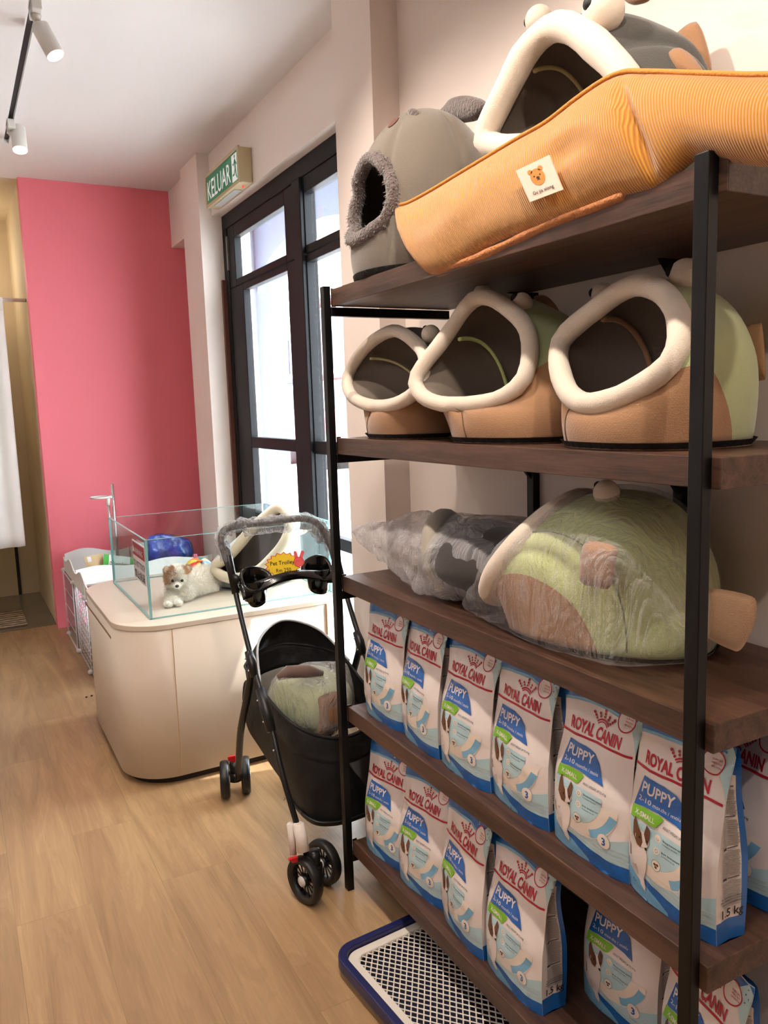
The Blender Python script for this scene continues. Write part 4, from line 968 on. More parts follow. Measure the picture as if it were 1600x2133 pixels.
tpq = Matrix.Rotation(R(32), 4, 'X'); MB().sphere(bt+tpq @ Vector((0, 0, rb*0.80)), (0.016, 0.014, 0.006)).build('top_patch', mats_[6], tb)
for px, py, mm in ((407, 1158, (214, 120, 150)), (424, 1196, (226, 130, 170)), (446, 1168, (220, 60, 60))):
    p = at(px, py, 'y', 3.74); MB().box(p-Vector((0.010, 0.003, 0.009)), p+Vector((0.010, 0.003, 0.009))).build('ribbon_tab', mat('ribbon', mm, 0.7), tb, bevel=0.003)
# green and blue blanket beyond the ball
M['blank'] = mat('pale_teal_blanket', (150, 186, 182), 0.85, bump=0.8, bscale=40, var=0.4, vscale=40)
p0_ = at(447, 1205, 'y', 3.86)
g = MB(); g.grid(lambda u, v: Vector((p0_.x-0.05+0.16*u, 3.80+0.12*v, PZ+0.006+0.030*math.sin(PI*v)*math.sin(PI*u)+0.004*math.sin(u*20))), 20, 10)
tag(g.build('folded_blanket', M['blank']), 'pale teal crumpled cloth behind the toy ball in the glass pen', 'cloth')
# shark-like bed inside the glass pen
def z5(x, y): return (420+x/4, 1020+y/4)
M['shark'] = plush('blue_grey_plush', (150, 160, 160), var=0.05); M['ivory'] = plush('ivory_plush', (226, 214, 190), var=0.05)
rg = [z5(*q) for q in ((330,735),(450,690),(560,600),(650,500),(712,400),(735,290),(715,200),(660,150),(600,170),(520,240),(410,340),(320,450),(220,560),(130,620),(110,670),(200,730))]
sb = empty('shark_pet_bed', (1.22, 3.55, PZ), 'blue grey shark plush bed with an ivory lip inside the glass pen', 'pet bed')
bcs = (1.225, 3.62, PZ+0.001)
nv_ = Vector((-0.80, -0.45, 0.40)).normalized(); ring = [atp(x, y, Vector((1.10, 3.36, PZ+0.10)), nv_) for x, y in rg]
ssf, _ = plush_bed(sb, ring, 0.025, bcs, 0.20, 0.175, R(-32), [M['shark'], M['lining']], ring_mat=M['ivory'], dome=1.05, bulge=0.03, seams=(R(180),), rnd=2)
pad('side_fin', sb, [at(*z5(*p), 'y', 3.42) for p in ((720,345),(860,332),(885,350),(800,390),(720,410))], 0.02, M['ivory'], (-0.5, -0.8, 0.2))

# ================================================================== WIRE PLAYPEN BEHIND THE COUNTER
M['wire'] = mat('white_coated_wire', (226, 228, 232), 0.35); M['clearp'] = mat('grey_clear_panel', (150, 152, 156), 0.25, alpha=0.45)
M['towel'] = mat('green_grey_towel', (118, 136, 124), 0.9, bump=0.8, bscale=60, var=0.4, vscale=14)
pen = empty('pet_playpen', (1.0, 5.0, 0), 'white wire pet playpen with scalloped toppers behind the counter', 'pet pen')
PXL = 0.585
def scallop(a, b_, z0, z1, amp, name='topper', th=0.006):
    a = Vector(a); b_ = Vector(b_); d = (b_-a).normalized(); nn = Vector((-d.y, d.x, 0))*th; n = 20; vs = []
    for sgn in (-1, 1):
        for i in range(n+1):
            s_ = i/n; p = a.lerp(b_, s_); h = z1+amp*(0.5+0.5*math.cos(2*PI*(s_-0.30)))
            vs += [p+nn*sgn*0.5+Vector((0, 0, z0)), p+nn*sgn*0.5+Vector((0, 0, h))]
    m_ = 2*(n+1); fs = []
    for i in range(n):
        j = 2*i; fs += [(j, j+2, j+3, j+1), (m_+j, m_+j+1, m_+j+3, m_+j+2), (j+1, j+3, m_+j+3, m_+j+1), (j, m_+j, m_+j+2, j+2)]
    fs += [(0, 1, m_+1, m_), (2*n, m_+2*n, m_+2*n+1, 2*n+1)]
    return MB().add(vs, fs).build(name, M['whitepaint'], pen)
def wirepanel(a, b_, z0, z1, nx, nz, name='wire_panel'):
    a = Vector(a); b_ = Vector(b_); g = MB()
    for i in range(nx+1): p = a.lerp(b_, i/nx); g.tube([p+Vector((0, 0, z0)), p+Vector((0, 0, z1))], 0.003 if i in (0, nx) else 0.0016, 6)
    for k in range(nz+1): z = z0+(z1-z0)*k/nz; g.tube([a+Vector((0, 0, z)), b_+Vector((0, 0, z))], 0.003 if k in (0, nz) else 0.0016, 6)
    return g.build(name, M['wire'], pen)
ys = [4.25, 4.72, 5.20, 5.68]
for i, (y0, y1) in enumerate(zip(ys[:-1], ys[1:])):
    scallop((PXL, y0+0.005, 0), (PXL, y1-0.005, 0), 0.455, 0.530, 0.045)
    if i < 2: wirepanel((PXL, y0+0.004, 0), (PXL, y1-0.004, 0), 0.012, 0.45, 7, 11)
    else:
        MB().box((PXL-0.003, y0+0.006, 0.012), (PXL+0.003, y1-0.006, 0.45)).build('clear_panel', M['clearp'], pen); wirepanel((PXL-0.012, y0+0.004, 0), (PXL-0.012, y1-0.004, 0), 0.012, 0.45, 1, 4)
for x0, x1 in ((PXL+0.01, 1.02), (1.03, 1.46)):
    scallop((x0, 5.16, 0), (x1, 5.16, 0), 0.44, 0.530, 0.022); wirepanel((x0, 5.165, 0), (x1, 5.165, 0), 0.012, 0.43, 8, 9)
    scallop((x0, 5.70, 0), (x1, 5.70, 0), 0.40, 0.545, 0.04); wirepanel((x0, 4.24, 0), (x1, 4.24, 0), 0.012, 0.45, 8, 9)
for y in ys:
    for z in (0.014, 0.455): MB().sphere((PXL-0.006, y, z), (0.018, 0.022, 0.014), 14, 10).build('connector', M['whitepaint'], pen)
MB().box((PXL+0.01, 5.18, 0.425), (1.45, 5.69, 0.440)).build('lid_board', M['whitepaint'], pen)
g = MB(); g.grid(lambda u, v: Vector((0.64+0.5*u, 4.42+0.6*v+0.0*u, 0.24+0.12*abs(noise.noise(Vector((u*5, v*5, 2))))*2+0.02*math.sin(u*30))), 40, 30)
for o_ in (): pass
tag(g.build('hammock_towel', M['towel'], pen), None)
MB().box((0.62, 4.60, 0.001), (1.30, 5.05, 0.12)).build('litter_tray', mat('dark_tray', (44, 46, 50), 0.5), pen, bevel=0.02)
# chrome bottle stand
M['chrome'] = mat('chrome', (214, 214, 214), 0.18, 1.0)
bs = empty('bottle_stand', (0.84, 5.42, 0.44), 'chrome double pole stand with a white ring holder in the playpen', 'stand')
pA, pB = at(233, 1008, 'y', 5.4), at(225, 1040, 'y', 5.4)
MB().tube([Vector((pA.x, 5.4, 0.441)), pA], 0.010, 12).build('pole', M['chrome'], bs)
MB().tube([Vector((pB.x, 5.4, 0.441)), pB], 0.008, 12).build('pole', M['chrome'], bs)
g = MB(); hc = at(208, 1036, 'y', 5.4); g.tube([hc+Vector((0.058*math.cos(t), 0.058*math.sin(t), 0)) for t in [2*PI*i/24 for i in range(24)]], 0.006, 8, closed=True)
g.tube([hc+Vector((0.055, 0, 0)), at(236, 1036, 'y', 5.4)], 0.009, 8); g.tube([at(225, 1052, 'y', 5.4), at(225, 1034, 'y', 5.4)], 0.012, 10); g.build('ring_holder', M['whitepaint'], bs)
# pouches on the playpen lid
def pouch(name, px, py, Y, wd, ht, tilt, cols_, txt, label, rx=20):
    e_ = at(px, py, 'y', Y); e_.z = 0.441; mx_ = Matrix.Translation(e_) @ Matrix.Rotation(R(tilt), 4, 'Y') @ Matrix.Rotation(R(-rx), 4, 'X')
    g = MB(); g.grid(lambda u, v: Vector(((u-0.5)*wd, -0.018*math.sin(PI*u)*math.sin(PI*min(1, v*1.05)), v*ht)), 12, 12, 0)
    g.grid(lambda u, v: Vector(((u-0.5)*wd, 0.018*math.sin(PI*u)*math.sin(PI*min(1, v*1.05)), v*ht)), 12, 12, 0)
    for m_, rects in enumerate(cols_[1:], 1):
        for (a_, b_, c_, d_) in rects[1]: g.grid(lambda u, v: Vector(((a_+(c_-a_)*u-0.5)*wd, -0.0185*math.sin(PI*(a_+(c_-a_)*u))*math.sin(PI*min(1, (b_+(d_-b_)*v)*1.05))-0.001, (b_+(d_-b_)*v)*ht)), 6, 6, m_)
    ms = [cols_[0]]+[c_[0] for c_ in cols_[1:]]+[M['ink']]
    for t_, sz, cy, fit in txt:
        V_, T_ = text2d(t_, sz, 0.01, 'CENTER', fit=fit); g.add([(x, -0.0215, cy+y) for x, y in V_], T_, len(ms)-1)
    g.v = [tuple(mx_ @ Vector(v)) for v in g.v]
    return tag(g.build(name, ms, None, normals=False), label, 'pet treats', 'treat pouches on the playpen')
kr = mat('kraft_paper', (206, 178, 134), 0.7); gn = mat('bright_green_print', (66, 158, 52), 0.5); wp = mat('pouch_white', (214, 222, 212), 0.45); rd = mat('raspberry_print', (206, 50, 84), 0.5)
pouch('treat_pouch', 201, 1172, 5.34, 0.115, 0.15, -4, [kr, (M['swhite'], [(0.15, 0.72, 0.35, 0.95)])], [('VEGGIE BITES', 0.012, 0.055, 0.08), ('OAT BAKED', 0.008, 0.040, 0.06)], 'brown kraft treat pouch leaning in the playpen')
pouch('treat_pouch', 243, 1172, 5.30, 0.20, 0.135, 14, [wp, (gn, [(0.0, 0.0, 0.16, 1.0), (0.84, 0.0, 1.0, 1.0)])], [('Scenley', 0.034, 0.065, 0.12)], 'white and green treat pouch leaning beside the kraft pouch')
pouch('treat_pouch', 170, 1184, 5.34, 0.13, 0.075, 0, [rd, (M['swhite'], [(0.2, 0.3, 0.5, 0.8)])], [('Treats', 0.02, 0.03, 0.06)], 'low raspberry pink treat pouch at the left corner of the playpen', 50)
M['bluefilm'] = mat('blue_plastic_wrap', (26, 66, 176), 0.22, bump=1.0, bscale=26, var=0.5, vscale=14, coat=0.6)
hp = [at(a_, b_, 'y', Y) for Y in (5.30, 5.50) for a_, b_ in ((309, 1120), (330, 1113), (352, 1114), (395, 1126), (402, 1148), (398, 1155), (310, 1152))]
o = wrap(None, [Vector((p.x, p.y, max(0.442, p.z))) for p in hp]+[Vector((hp[0].x, 5.35, 0.442)), Vector((hp[4].x, 5.45, 0.442))], M['bluefilm'], seed=5, disp=0.01); o.name = 'wrapped_package'
tag(o, 'shiny blue plastic wrapped package on the playpen lid', 'package')
hp = None

# ================================================================== PET STROLLER
M['tube'] = mat('black_satin_tube', (16, 16, 18), 0.35); M['tyre'] = mat('black_tyre', (18, 18, 19), 0.42); M['nylon'] = mat('black_nylon', (17, 17, 19), 0.65, bump=0.4, bscale=30)
M['gloss'] = mat('gloss_black_plastic', (8, 8, 9), 0.16, coat=0.3); M['cap'] = mat('grey_white_cap', (206, 202, 200), 0.4); M['redp'] = mat('red_plastic', (206, 28, 38), 0.35)
M['foam'] = mat('white_foam_sleeve', (226, 214, 204), 0.8, bump=0.2, bscale=120); M['rivet'] = mat('steel_rivet', (190, 190, 190), 0.25, 0.9)
M['grip'] = mat('dark_foam_grip', (46, 46, 48), 0.7)
st = empty('pet_stroller', (1.0, 2.5, 0), 'black folding pet stroller with plastic wrapped handle beside the far end of the shelving', 'stroller')
XL, XR = 0.80, 1.20
def sideframe(x):
    g = MB(); g.tube(smoothpath([(x, 2.624, 0.985), (x, 2.56, 0.86), (x, 2.416, 0.649), (x, 2.30, 0.53), (x, 2.20, 0.37), (x+0.02 if x < 1 else x-0.02, 2.128, 0.205), (x+0.045 if x < 1 else x-0.045, 2.125, 0.10)], 5), 0.0095, 10); g.build('main_tube', M['tube'], st)
    g = MB(); g.tube(smoothpath([(x, 2.43, 0.665), (x, 2.50, 0.54), (x, 2.61, 0.36), (x+(0.04 if x < 1 else -0.04), 2.80, 0.10)], 5), 0.0100, 10, sx=1.3); g.build('rear_leg', M['tube'], st)
    g = MB(); g.tube([(x, 2.66, 1.04), (x, 2.635, 1.0), (x, 2.57, 0.875)], [0.0135, 0.0145, 0.0135], 12); g.build('sleeve', M['tube'], st)
    for (y0, z0, y1, z1, r) in ((2.455, 0.70, 2.405, 0.63, 0.017), (2.36, 0.60, 2.27, 0.49, 0.019)):
        j_ = MB().tube([(x-0.004, y0, z0), (x-0.004, (y0+y1)/2, (z0+z1)/2+0.006), (x-0.004, y1, z1)], [r*0.8, r, r*0.8], 12).build('joint', M['tube'], st)
        for k in (0.25, 0.75): MB().sphere((x-0.004-r*0.9, y0+(y1-y0)*k, z0+(z1-z0)*k), 0.0038, 10, 6).build('rivet', M['rivet'], j_)
    for y_, z_ in ((2.53, 0.50), (2.60, 0.385), (2.24, 0.44), (2.17, 0.31)): MB().sphere((x-0.0105, y_, z_), 0.0038, 10, 6).build('rivet', M['rivet'], st)
for x in (XL, XR): sideframe(x)
MB().tube([(XL-0.006, 2.175, 0.215), (XL+0.012, 2.135, 0.08+0.055)], [0.018, 0.019], 14).build('foam_sleeve', M['foam'], st) if False else None
g = MB(); ft, fb = at(621, 1716, 'y', 2.13), at(633, 1774, 'y', 2.10); g.tube([ft+Vector((0, 0, 0.003)), ft, fb], [0.012, 0.0185, 0.0185], 16); g.build('foam_sleeve', M['foam'], st)
g = MB(); ft, fb = at(605, 1716, 'y', 2.15), at(611, 1780, 'y', 2.13); g.tube([ft+Vector((0, 0, 0.003)), ft, fb], [0.008, 0.012, 0.010], 14); g.build('foam_sleeve', M['foam'], st)
def wheel(c, yaw, r=0.072, w_=0.034, spokes=12):
    c = Vector(c); mx = Matrix.Translation(c) @ Matrix.Rotation(R(yaw), 4, 'Z') @ Matrix.Rotation(R(90), 4, 'Y')
    g = MB(); h = w_/2
    g.lathe([(r*0.80, -h*0.8), (r*0.93, -h), (r*0.985, -h*0.62), (r, -h*0.2), (r, h*0.2), (r*0.985, h*0.62), (r*0.93, h), (r*0.80, h*0.8), (r*0.70, h*0.65), (r*0.70, -h*0.65), (r*0.80, -h*0.8)], 40, 0, mx); t_ = g.build('wheel', M['tyre'], st)
    g = MB()
    for k in range(spokes):
        a_ = 2*PI*k/spokes; p0, p1 = mx @ Vector((r*0.17*math.cos(a_), r*0.17*math.sin(a_), 0)), mx @ Vector((r*0.73*math.cos(a_+0.08), r*0.73*math.sin(a_+0.08), 0)); g.tube([p0, p1], 0.0024, 6)
    g.lathe([(0.001, -h*0.75), (r*0.22, -h*0.75), (r*0.24, 0), (r*0.22, h*0.75), (0.001, h*0.75)], 20, 0, mx); g.build('spokes', M['tyre'], t_)
    for sg in (-1, 1):
        g = MB(); g.lathe([(r*0.225, sg*h*0.72), (r*0.22, sg*h*0.95), (r*0.15, sg*h*1.12), (0.0005, sg*h*1.18)], 20, 0, mx); g.build('hub_cap', M['cap'], t_)
wheel((0.818, 2.100, 0.0725), 16, spokes=14); wheel((0.906, 2.158, 0.0725), 16, spokes=14)
wheel((0.808, 2.873, 0.0725), -18); wheel((0.890, 2.868, 0.0725), -18)
wheel((1.15, 2.873, 0.0725), -8); wheel((1.23, 2.868, 0.0725), -8)
wheel((1.13, 2.14, 0.0725), 6); wheel((1.215, 2.14, 0.0725), 6)
for p, q in (((0.818, 2.105, 0.0725), (0.906, 2.155, 0.0725)), ((0.808, 2.873, 0.0725), (0.890, 2.868, 0.0725)), ((1.15, 2.873, 0.0725), (1.23, 2.868, 0.0725)), ((1.13, 2.14, 0.0725), (1.215, 2.14, 0.0725))):
    m_ = (Vector(p)+Vector(q))/2; g = MB(); g.tube([p, q], 0.008, 8); g.tube([m_, m_+Vector((0, 0.0, 0.065))], 0.020, 12); g.tube([m_+Vector((0, 0, -0.012)), m_+Vector((0, 0, 0.02))], 0.026, 12); g.build('axle_block', M['tube'], st)
for px, py, Y in ((483, 1578, 2.87), (611, 1784, 2.11)):
    p = at(px, py, 'y', Y); g = MB(); g.box(p+Vector((-0.016, -0.006, -0.01)), p+Vector((0.014, 0.006, 0.008 if Y > 2.5 else -0.002))); g.box(p+Vector((-0.006, -0.005, -0.075 if Y > 2.5 else -0.02)), p+Vector((0.014, 0.005, -0.008))); g.build('brake_pedal', M['redp'], st, bevel=0.003)
# handle with grip and its plastic sleeve
hpx = [(478, 1180), (466, 1148), (461, 1122), (468, 1104), (495, 1095), (532, 1090), (570, 1086), (620, 1080), (646, 1083), (666, 1095), (680, 1118), (692, 1146), (700, 1180)]
hp_ = smoothpath([at(a_, b_, 'y', 2.635) for a_, b_ in hpx], 8)
MB().tube(hp_, 0.0125, 12).build('handle', M['grip'], st)
g = MB(); rnd_ = random.Random(3); NS_ = 22; vs_ = []
for i, p in enumerate(hp_[4:-6]):
    t_ = (hp_[i+5]-hp_[i+3]).normalized(); a_ = Vector((0, 1, 0)).cross(t_).normalized(); b_ = t_.cross(a_)
    for k in range(NS_):
        an = 2*PI*k/NS_; r_ = 0.017+0.007*abs(noise.noise(Vector((i*0.23, math.cos(an)*1.5, math.sin(an)*1.5))))*2+(0.022*max(0, math.cos(an))**3 if 30 < i < 78 else 0.004*math.cos(an*3+i*0.3))
        vs_.append(p+(a_*math.cos(an)+b_*math.sin(an))*r_*(1.0))
n_ = len(vs_)//NS_; g.add(vs_, [(i*NS_+k, i*NS_+(k+1) % NS_, (i+1)*NS_+(k+1) % NS_, (i+1)*NS_+k) for i in range(n_-1) for k in range(NS_)], 0, True)
M['film3'] = plastic_film('handle_film', 0.16, 24); g.build('plastic_sleeve', M['film3'], st)
# parent tray with two cup holders bridging the frame
cl, cr_ = Vector((0.868, 2.565, 0.915)), Vector((1.108, 2.565, 0.925)); td = Matrix.Rotation(R(48), 4, 'X')
def cup(c, rx, ry, sh):
    g = MB(); n = 32
    prof = [(1.32, -0.006), (1.30, 0.006), (1.16, 0.010), (1.0, 0.004), (0.97, -0.02), (0.85, -0.060), (0.80, -0.070), (0.0, -0.070)]
    vs = []
    for q, h in prof:
        for k in range(n):
            a_ = 2*PI*k/n; v = Vector((q*rx*math.cos(a_)+sh*q*0.25*rx*math.cos(2*a_)*0.5, q*ry*math.sin(a_), h)); w_ = td @ v
            if h < -0.01: w_ = (td @ Vector((v.x, v.y, 0)))+Vector((0, 0.0, h))
            vs.append(c+w_)
    g.add(vs, [(i*n+k, i*n+(k+1) % n, (i+1)*n+(k+1) % n, (i+1)*n+k) for i in range(len(prof)-1) for k in range(n)], 0, True)
    g.lathe([(rx*0.98, -0.004), (rx*0.86, -0.072), (0.001, -0.074)], 24, 0, Matrix.Translation(c+Vector((0, 0.004, 0.0)))); return g.build('cup_holder', M['gloss'], st)
cup(cl, 0.044, 0.040, 1); cup(cr_, 0.044, 0.040, -1)
g = MB(); n = 40
def band(u, v):
    x = cl.x-0.055+(cr_.x-cl.x+0.11)*u; mid = math.sin(PI*min(1, max(0, (u-0.12)/0.76))); z = 0.886+0.030*mid+0.012*(u); wd = 0.026+0.034*abs(2*u-1)**2
    return Vector((x, 2.545-0.020*mid, z))+(td @ Vector((0, wd*(v-0.5), 0.004*math.sin(PI*v))))
g.grid(band, n, 8); g.grid(lambda u, v: band(u, v)+(td @ Vector((0, 0, -0.012))), n, 8); br_ = g.build('tray_bridge', M['gloss'], st)
sd_ = br_.modifiers.new('s', 'SOLIDIFY'); sd_.thickness = 0.004
g = MB()
for x, c in ((XL, cl), (XR, cr_)): g.tube([(x, 2.60, 0.93), (c.x+(x-c.x)*0.75, 2.575, 0.915)], 0.014, 10)
g.build('tray_clamp', M['tube'], st)
# price card tucked behind the tray
M['card_y'] = mat('price_card_yellow', (244, 206, 40), 0.5); M['card_r'] = mat('price_card_red', (214, 60, 56), 0.5); M['card_p'] = mat('price_card_pink', (236, 96, 96), 0.5)
tg = empty('price_card', (1.0, 2.56, 0.95), 'yellow starburst price card reading Pet Trolley on the stroller tray', 'price tag')
cc = at(590, 1177, 'y', 2.560); kx = 1/558.0
def star(n, r1, r2, rx, ry): return [((rx*(r1 if i % 2 == 0 else r2)*math.cos(PI*i/n)), (ry*(r1 if i % 2 == 0 else r2)*math.sin(PI*i/n))) for i in range(2*n)]
g = MB(); cd = Matrix.Translation(cc) @ Matrix.Rotation(R(-8), 4, 'X') @ Matrix.Rotation(R(-28), 4, 'Z')
def cput(vt, m, off, dx=0, dy=0): g.add([cd @ Vector((x+dx, -off, y+dy)) for x, y in vt[0]], vt[1], m)
def fan(pts): return [(0, 0)]+pts, [[0, 1+i, 1+(i+1) % len(pts)] for i in range(len(pts))]
cput(fan(star(17, 1.0, 0.84, 0.066, 0.046)), 1, 0.0); cput(fan(star(17, 0.93, 0.78, 0.066, 0.046)), 0, 0.0008)
cput(text2d('Pet Trolley', 0.020, 0.008, 'CENTER', fit=0.085), 3, 0.0016, -0.002, 0.002); cput(text2d('Rm 250', 0.019, 0.008, 'CENTER', fit=0.052), 3, 0.0016, 0.0, -0.024)
for a_, l_, ox in ((98, 0.030, 0.050), (66, 0.030, 0.060)):
    cput(poly2d([(ox+x*math.cos(R(a_))-y*math.sin(R(a_)), 0.012+x*math.sin(R(a_))+y*math.cos(R(a_))) for x, y in ((0, -0.007), (l_, -0.006), (l_+0.005, 0), (l_, 0.006), (0, 0.007))]), 2, 0.0020)
cput(disc2d(0.056, 0.006, 0.017, 0.017), 2, 0.0024); cput(ring2d(0.056, 0.006, 0.0165, 0.0185, 20), 1, 0.0026); cput(ring2d(0.052, 0.004, 0.006, 0.0075, 12, 0.3, 3.6), 1, 0.0030)
cput(ring2d(0.062, 0.010, 0.005, 0.0063, 10, -0.5, 2.0), 1, 0.0030)
g.build('card', [M['card_y'], M['card_r'], M['card_p'], M['ink']], tg, normals=False)
# basket: open fabric tub with mesh front and wire base
rim = [(0.835, 2.60, 0.585), (0.84, 2.48, 0.555), (0.845, 2.33, 0.525), (0.875, 2.245, 0.495), (0.95, 2.215, 0.455), (1.03, 2.21, 0.440), (1.11, 2.22, 0.455), (1.17, 2.27, 0.50), (1.18, 2.42, 0.55), (1.18, 2.56, 0.59), (1.15, 2.72, 0.585), (1.04, 2.78, 0.600), (0.93, 2.76, 0.590), (0.86, 2.69, 0.580)]
bot = [(0.90, 2.60, 0.30), (0.885, 2.48, 0.26), (0.88, 2.33, 0.205), (0.90, 2.225, 0.182), (0.96, 2.195, 0.170), (1.03, 2.19, 0.168), (1.10, 2.20, 0.172), (1.14, 2.25, 0.182), (1.14, 2.40, 0.205), (1.13, 2.55, 0.26), (1.11, 2.66, 0.31), (1.04, 2.69, 0.32), (0.96, 2.68, 0.32), (0.92, 2.65, 0.31)]
RM, BT = smoothpath(rim, 5, True), smoothpath(bot, 5, True); nb = len(RM)
def bsurf(u, v):
    i = u*nb; i0 = int(i) % nb; f_ = i-int(i); a_ = RM[i0].lerp(RM[(i0+1) % nb], f_); b_ = BT[i0].lerp(BT[(i0+1) % nb], f_); p = a_.lerp(b_, v)
    out = Vector((p.x-1.0, p.y-2.45, 0)); out.normalize(); return p+out*(0.014*math.sin(PI*v)+0.008*noise.noise(p*14))
g = MB(); g.grid(lambda u, v: bsurf(u, v*0.30), nb, 6, 0, wrapu=True); o = g.build('upper_band', M['nylon'], st); sd_ = o.modifiers.new('s', 'SOLIDIFY'); sd_.thickness = 0.003
M['meshcloth'] = mat('black_mesh_fabric', (14, 14, 16), 0.6, alpha=0.86)
g = MB(); g.grid(lambda u, v: bsurf(u, 0.30+v*0.70), nb, 12, 0, wrapu=True); g.build('mesh_side', M['meshcloth'], st)
g = MB(); c_ = sum(BT, Vector())/nb; g.add([c_]+BT, [(0, 1+i, 1+(i+1) % nb) for i in range(nb)], 0, True); g.build('basket_floor', M['nylon'], st)
MB().tube([p+Vector((0, 0, -0.004)) for p in BT], 0.0065, 8, closed=True).build('base_tube', M['tube'], st)
MB().tube([p+(p-c_).normalized()*0.012+Vector((0, 0, 0.010)) for p in BT[12:38]], 0.0060, 8).build('base_tube', M['tube'], st)
MB().tube(RM, 0.0055, 8, closed=True).build('rim_piping', M['nylon'], st)
# folded hood standing up at the back of the basket
g = MB(); hood = smoothpath([(0.845, 2.50, 0.575), (0.90, 2.66, 0.655), (1.0, 2.76, 0.690), (1.08, 2.76, 0.690), (1.15, 2.66, 0.660), (1.185, 2.50, 0.585)], 8)
hb = smoothpath([(0.84, 2.52, 0.54), (0.87, 2.72, 0.56), (0.98, 2.79, 0.575), (1.08, 2.79, 0.575), (1.16, 2.70, 0.56), (1.185, 2.52, 0.54)], 8)
nh = len(hood); g.grid(lambda u, v: hood[min(nh-1, round(u*(nh-1)))].lerp(hb[min(nh-1, round(u*(nh-1)))], v)+Vector((0, 0.012*math.sin(PI*v), 0)), nh-1, 6); g.build('hood', M['nylon'], st)
MB().tube(hood, 0.0042, 8).build('hood_piping', mat('pale_grey_piping', (180, 176, 176), 0.6), st)
g = MB(); cp = [(0.835, 2.60, 0.55), (0.83, 2.66, 0.47), (0.84, 2.66, 0.36), (0.86, 2.60, 0.30), (0.88, 2.42, 0.24), (0.86, 2.30, 0.36), (0.845, 2.35, 0.50)]; SP = smoothpath(cp, 5, True)
cs = sum(SP, Vector())/len(SP)+Vector((-0.02, 0, 0)); g.add([cs]+SP, [(0, 1+i, 1+(i+1) % len(SP)) for i in range(len(SP))], 0, True); g.build('side_panel', M['nylon'], st)
# bagged green bed riding in the basket
bb = empty('bagged_fish_bed', (1.0, 2.40, 0.36), 'small pale green fish bed in a knotted clear bag inside the stroller basket', 'pet bed')
gc = at(645, 1452, 'y', 2.40); g = MB(); g.sphere((gc.x+0.01, 2.42, gc.z-0.02), (0.145, 0.15, 0.115), 36, 22); g.build('body', plush('light_green_plush', (190, 198, 150)), bb)
pad('tail_fin', bb, [at(a_, b_, 'y', 2.285) for a_, b_ in ((662, 1462), (668, 1450), (700, 1440), (722, 1450), (724, 1500), (700, 1522), (668, 1534), (660, 1510))], 0.05, M['tan_plush'], (-0.2, -1, 0.1))
g = MB(); g.tube([at(a_, b_, 'y', 2.33) for a_, b_ in ((578, 1412), (600, 1400), (640, 1398), (672, 1402))], [0.01, 0.022, 0.022, 0.01], 10); g.build('lip', plush('mauve_brown_plush', (118, 96, 88)), bb)
hp = []
for i in range(20):
    for j in range(10):
        a_ = 2*PI*i/20; b2 = PI*j/9; hp.append(Vector((gc.x+0.01+0.152*math.cos(a_)*math.sin(b2), 2.42+0.157*math.sin(a_)*math.sin(b2), gc.z-0.02+0.122*math.cos(b2))))
hp += [at(578, 1408, 'y', 2.32), at(662, 1440, 'y', 2.26), at(724, 1450, 'y', 2.26), at(700, 1526, 'y', 2.26), at(664, 1530, 'y', 2.26), at(690, 1380, 'y', 2.42), at(722, 1378, 'y', 2.42)]
wrap(bb, hp, plastic_film('basket_bag_film', 0.18, 12), seed=12, disp=0.006)

# ================================================================== TRAINING PAD TRAY
M['navy'] = mat('navy_plastic', (30, 34, 84), 0.35); M['offw'] = mat('off_white_plastic', (232, 222, 210), 0.35); M['dk'] = mat('navy_inside', (22, 22, 48), 0.6)
tr_ = empty('puppy_toilet_tray', (1.0, 1.5, 0), 'navy puppy toilet tray with a white lattice grid under the shelving', 'pet tray')
TX0, TX1, TY0, TY1 = 0.762, 1.155, 1.18, 1.800; tz = 0.055; rotT = Matrix.Translation((0.762, 1.80, 0)) @ Matrix.Rotation(R(4), 4, 'Z') @ Matrix.Translation((-0.762, -1.80, 0))
def ringwall(o_, i_, z0, z1, zi0, m, name, bevel=0.004):
    n = len(o_); vs = [(x, y, z0) for x, y in o_]+[(x, y, z1) for x, y in o_]+[(x, y, z1) for x, y in i_]+[(x, y, zi0) for x, y in i_]; fs = []
    for k in range(n):
        l = (k+1) % n; fs += [(k, l, n+l, n+k), (n+k, n+l, 2*n+l, 2*n+k), (2*n+k, 2*n+l, 3*n+l, 3*n+k), (3*n+k, 3*n+l, l, k)]
    g = MB(); g.add([rotT @ Vector(v) for v in vs], fs, 0); return g.build(name, m, tr_, bevel=bevel)
ringwall(rrect(TX0, TX1, TY0, TY1, 0.06), rrect(TX0+0.022, TX1-0.022, TY0+0.022, TY1-0.022, 0.045), 0.022, tz, 0.028, M['navy'], 'rim')
g = MB(); g.prism(rrect(TX0+0.03, TX1-0.03, TY0+0.03, TY1-0.03, 0.04), 'z', 0.0005, 0.018); g.v = [tuple(rotT @ Vector(v)) for v in g.v]; g.build('pan', M['dk'], tr_)
ringwall(rrect(TX0+0.0235, TX1-0.0235, TY0+0.0235, TY1-0.0235, 0.044), rrect(TX0+0.050, TX1-0.050, TY0+0.050, TY1-0.050, 0.03), 0.026, 0.041, 0.026, M['offw'], 'inner_frame')
g = MB(); xa, xb, ya_, yb_ = TX0+0.048, TX1-0.048, TY0+0.048, TY1-0.048; pitch = 0.0165
def inside(x, y): return xa <= x <= xb and ya_ <= y <= yb_
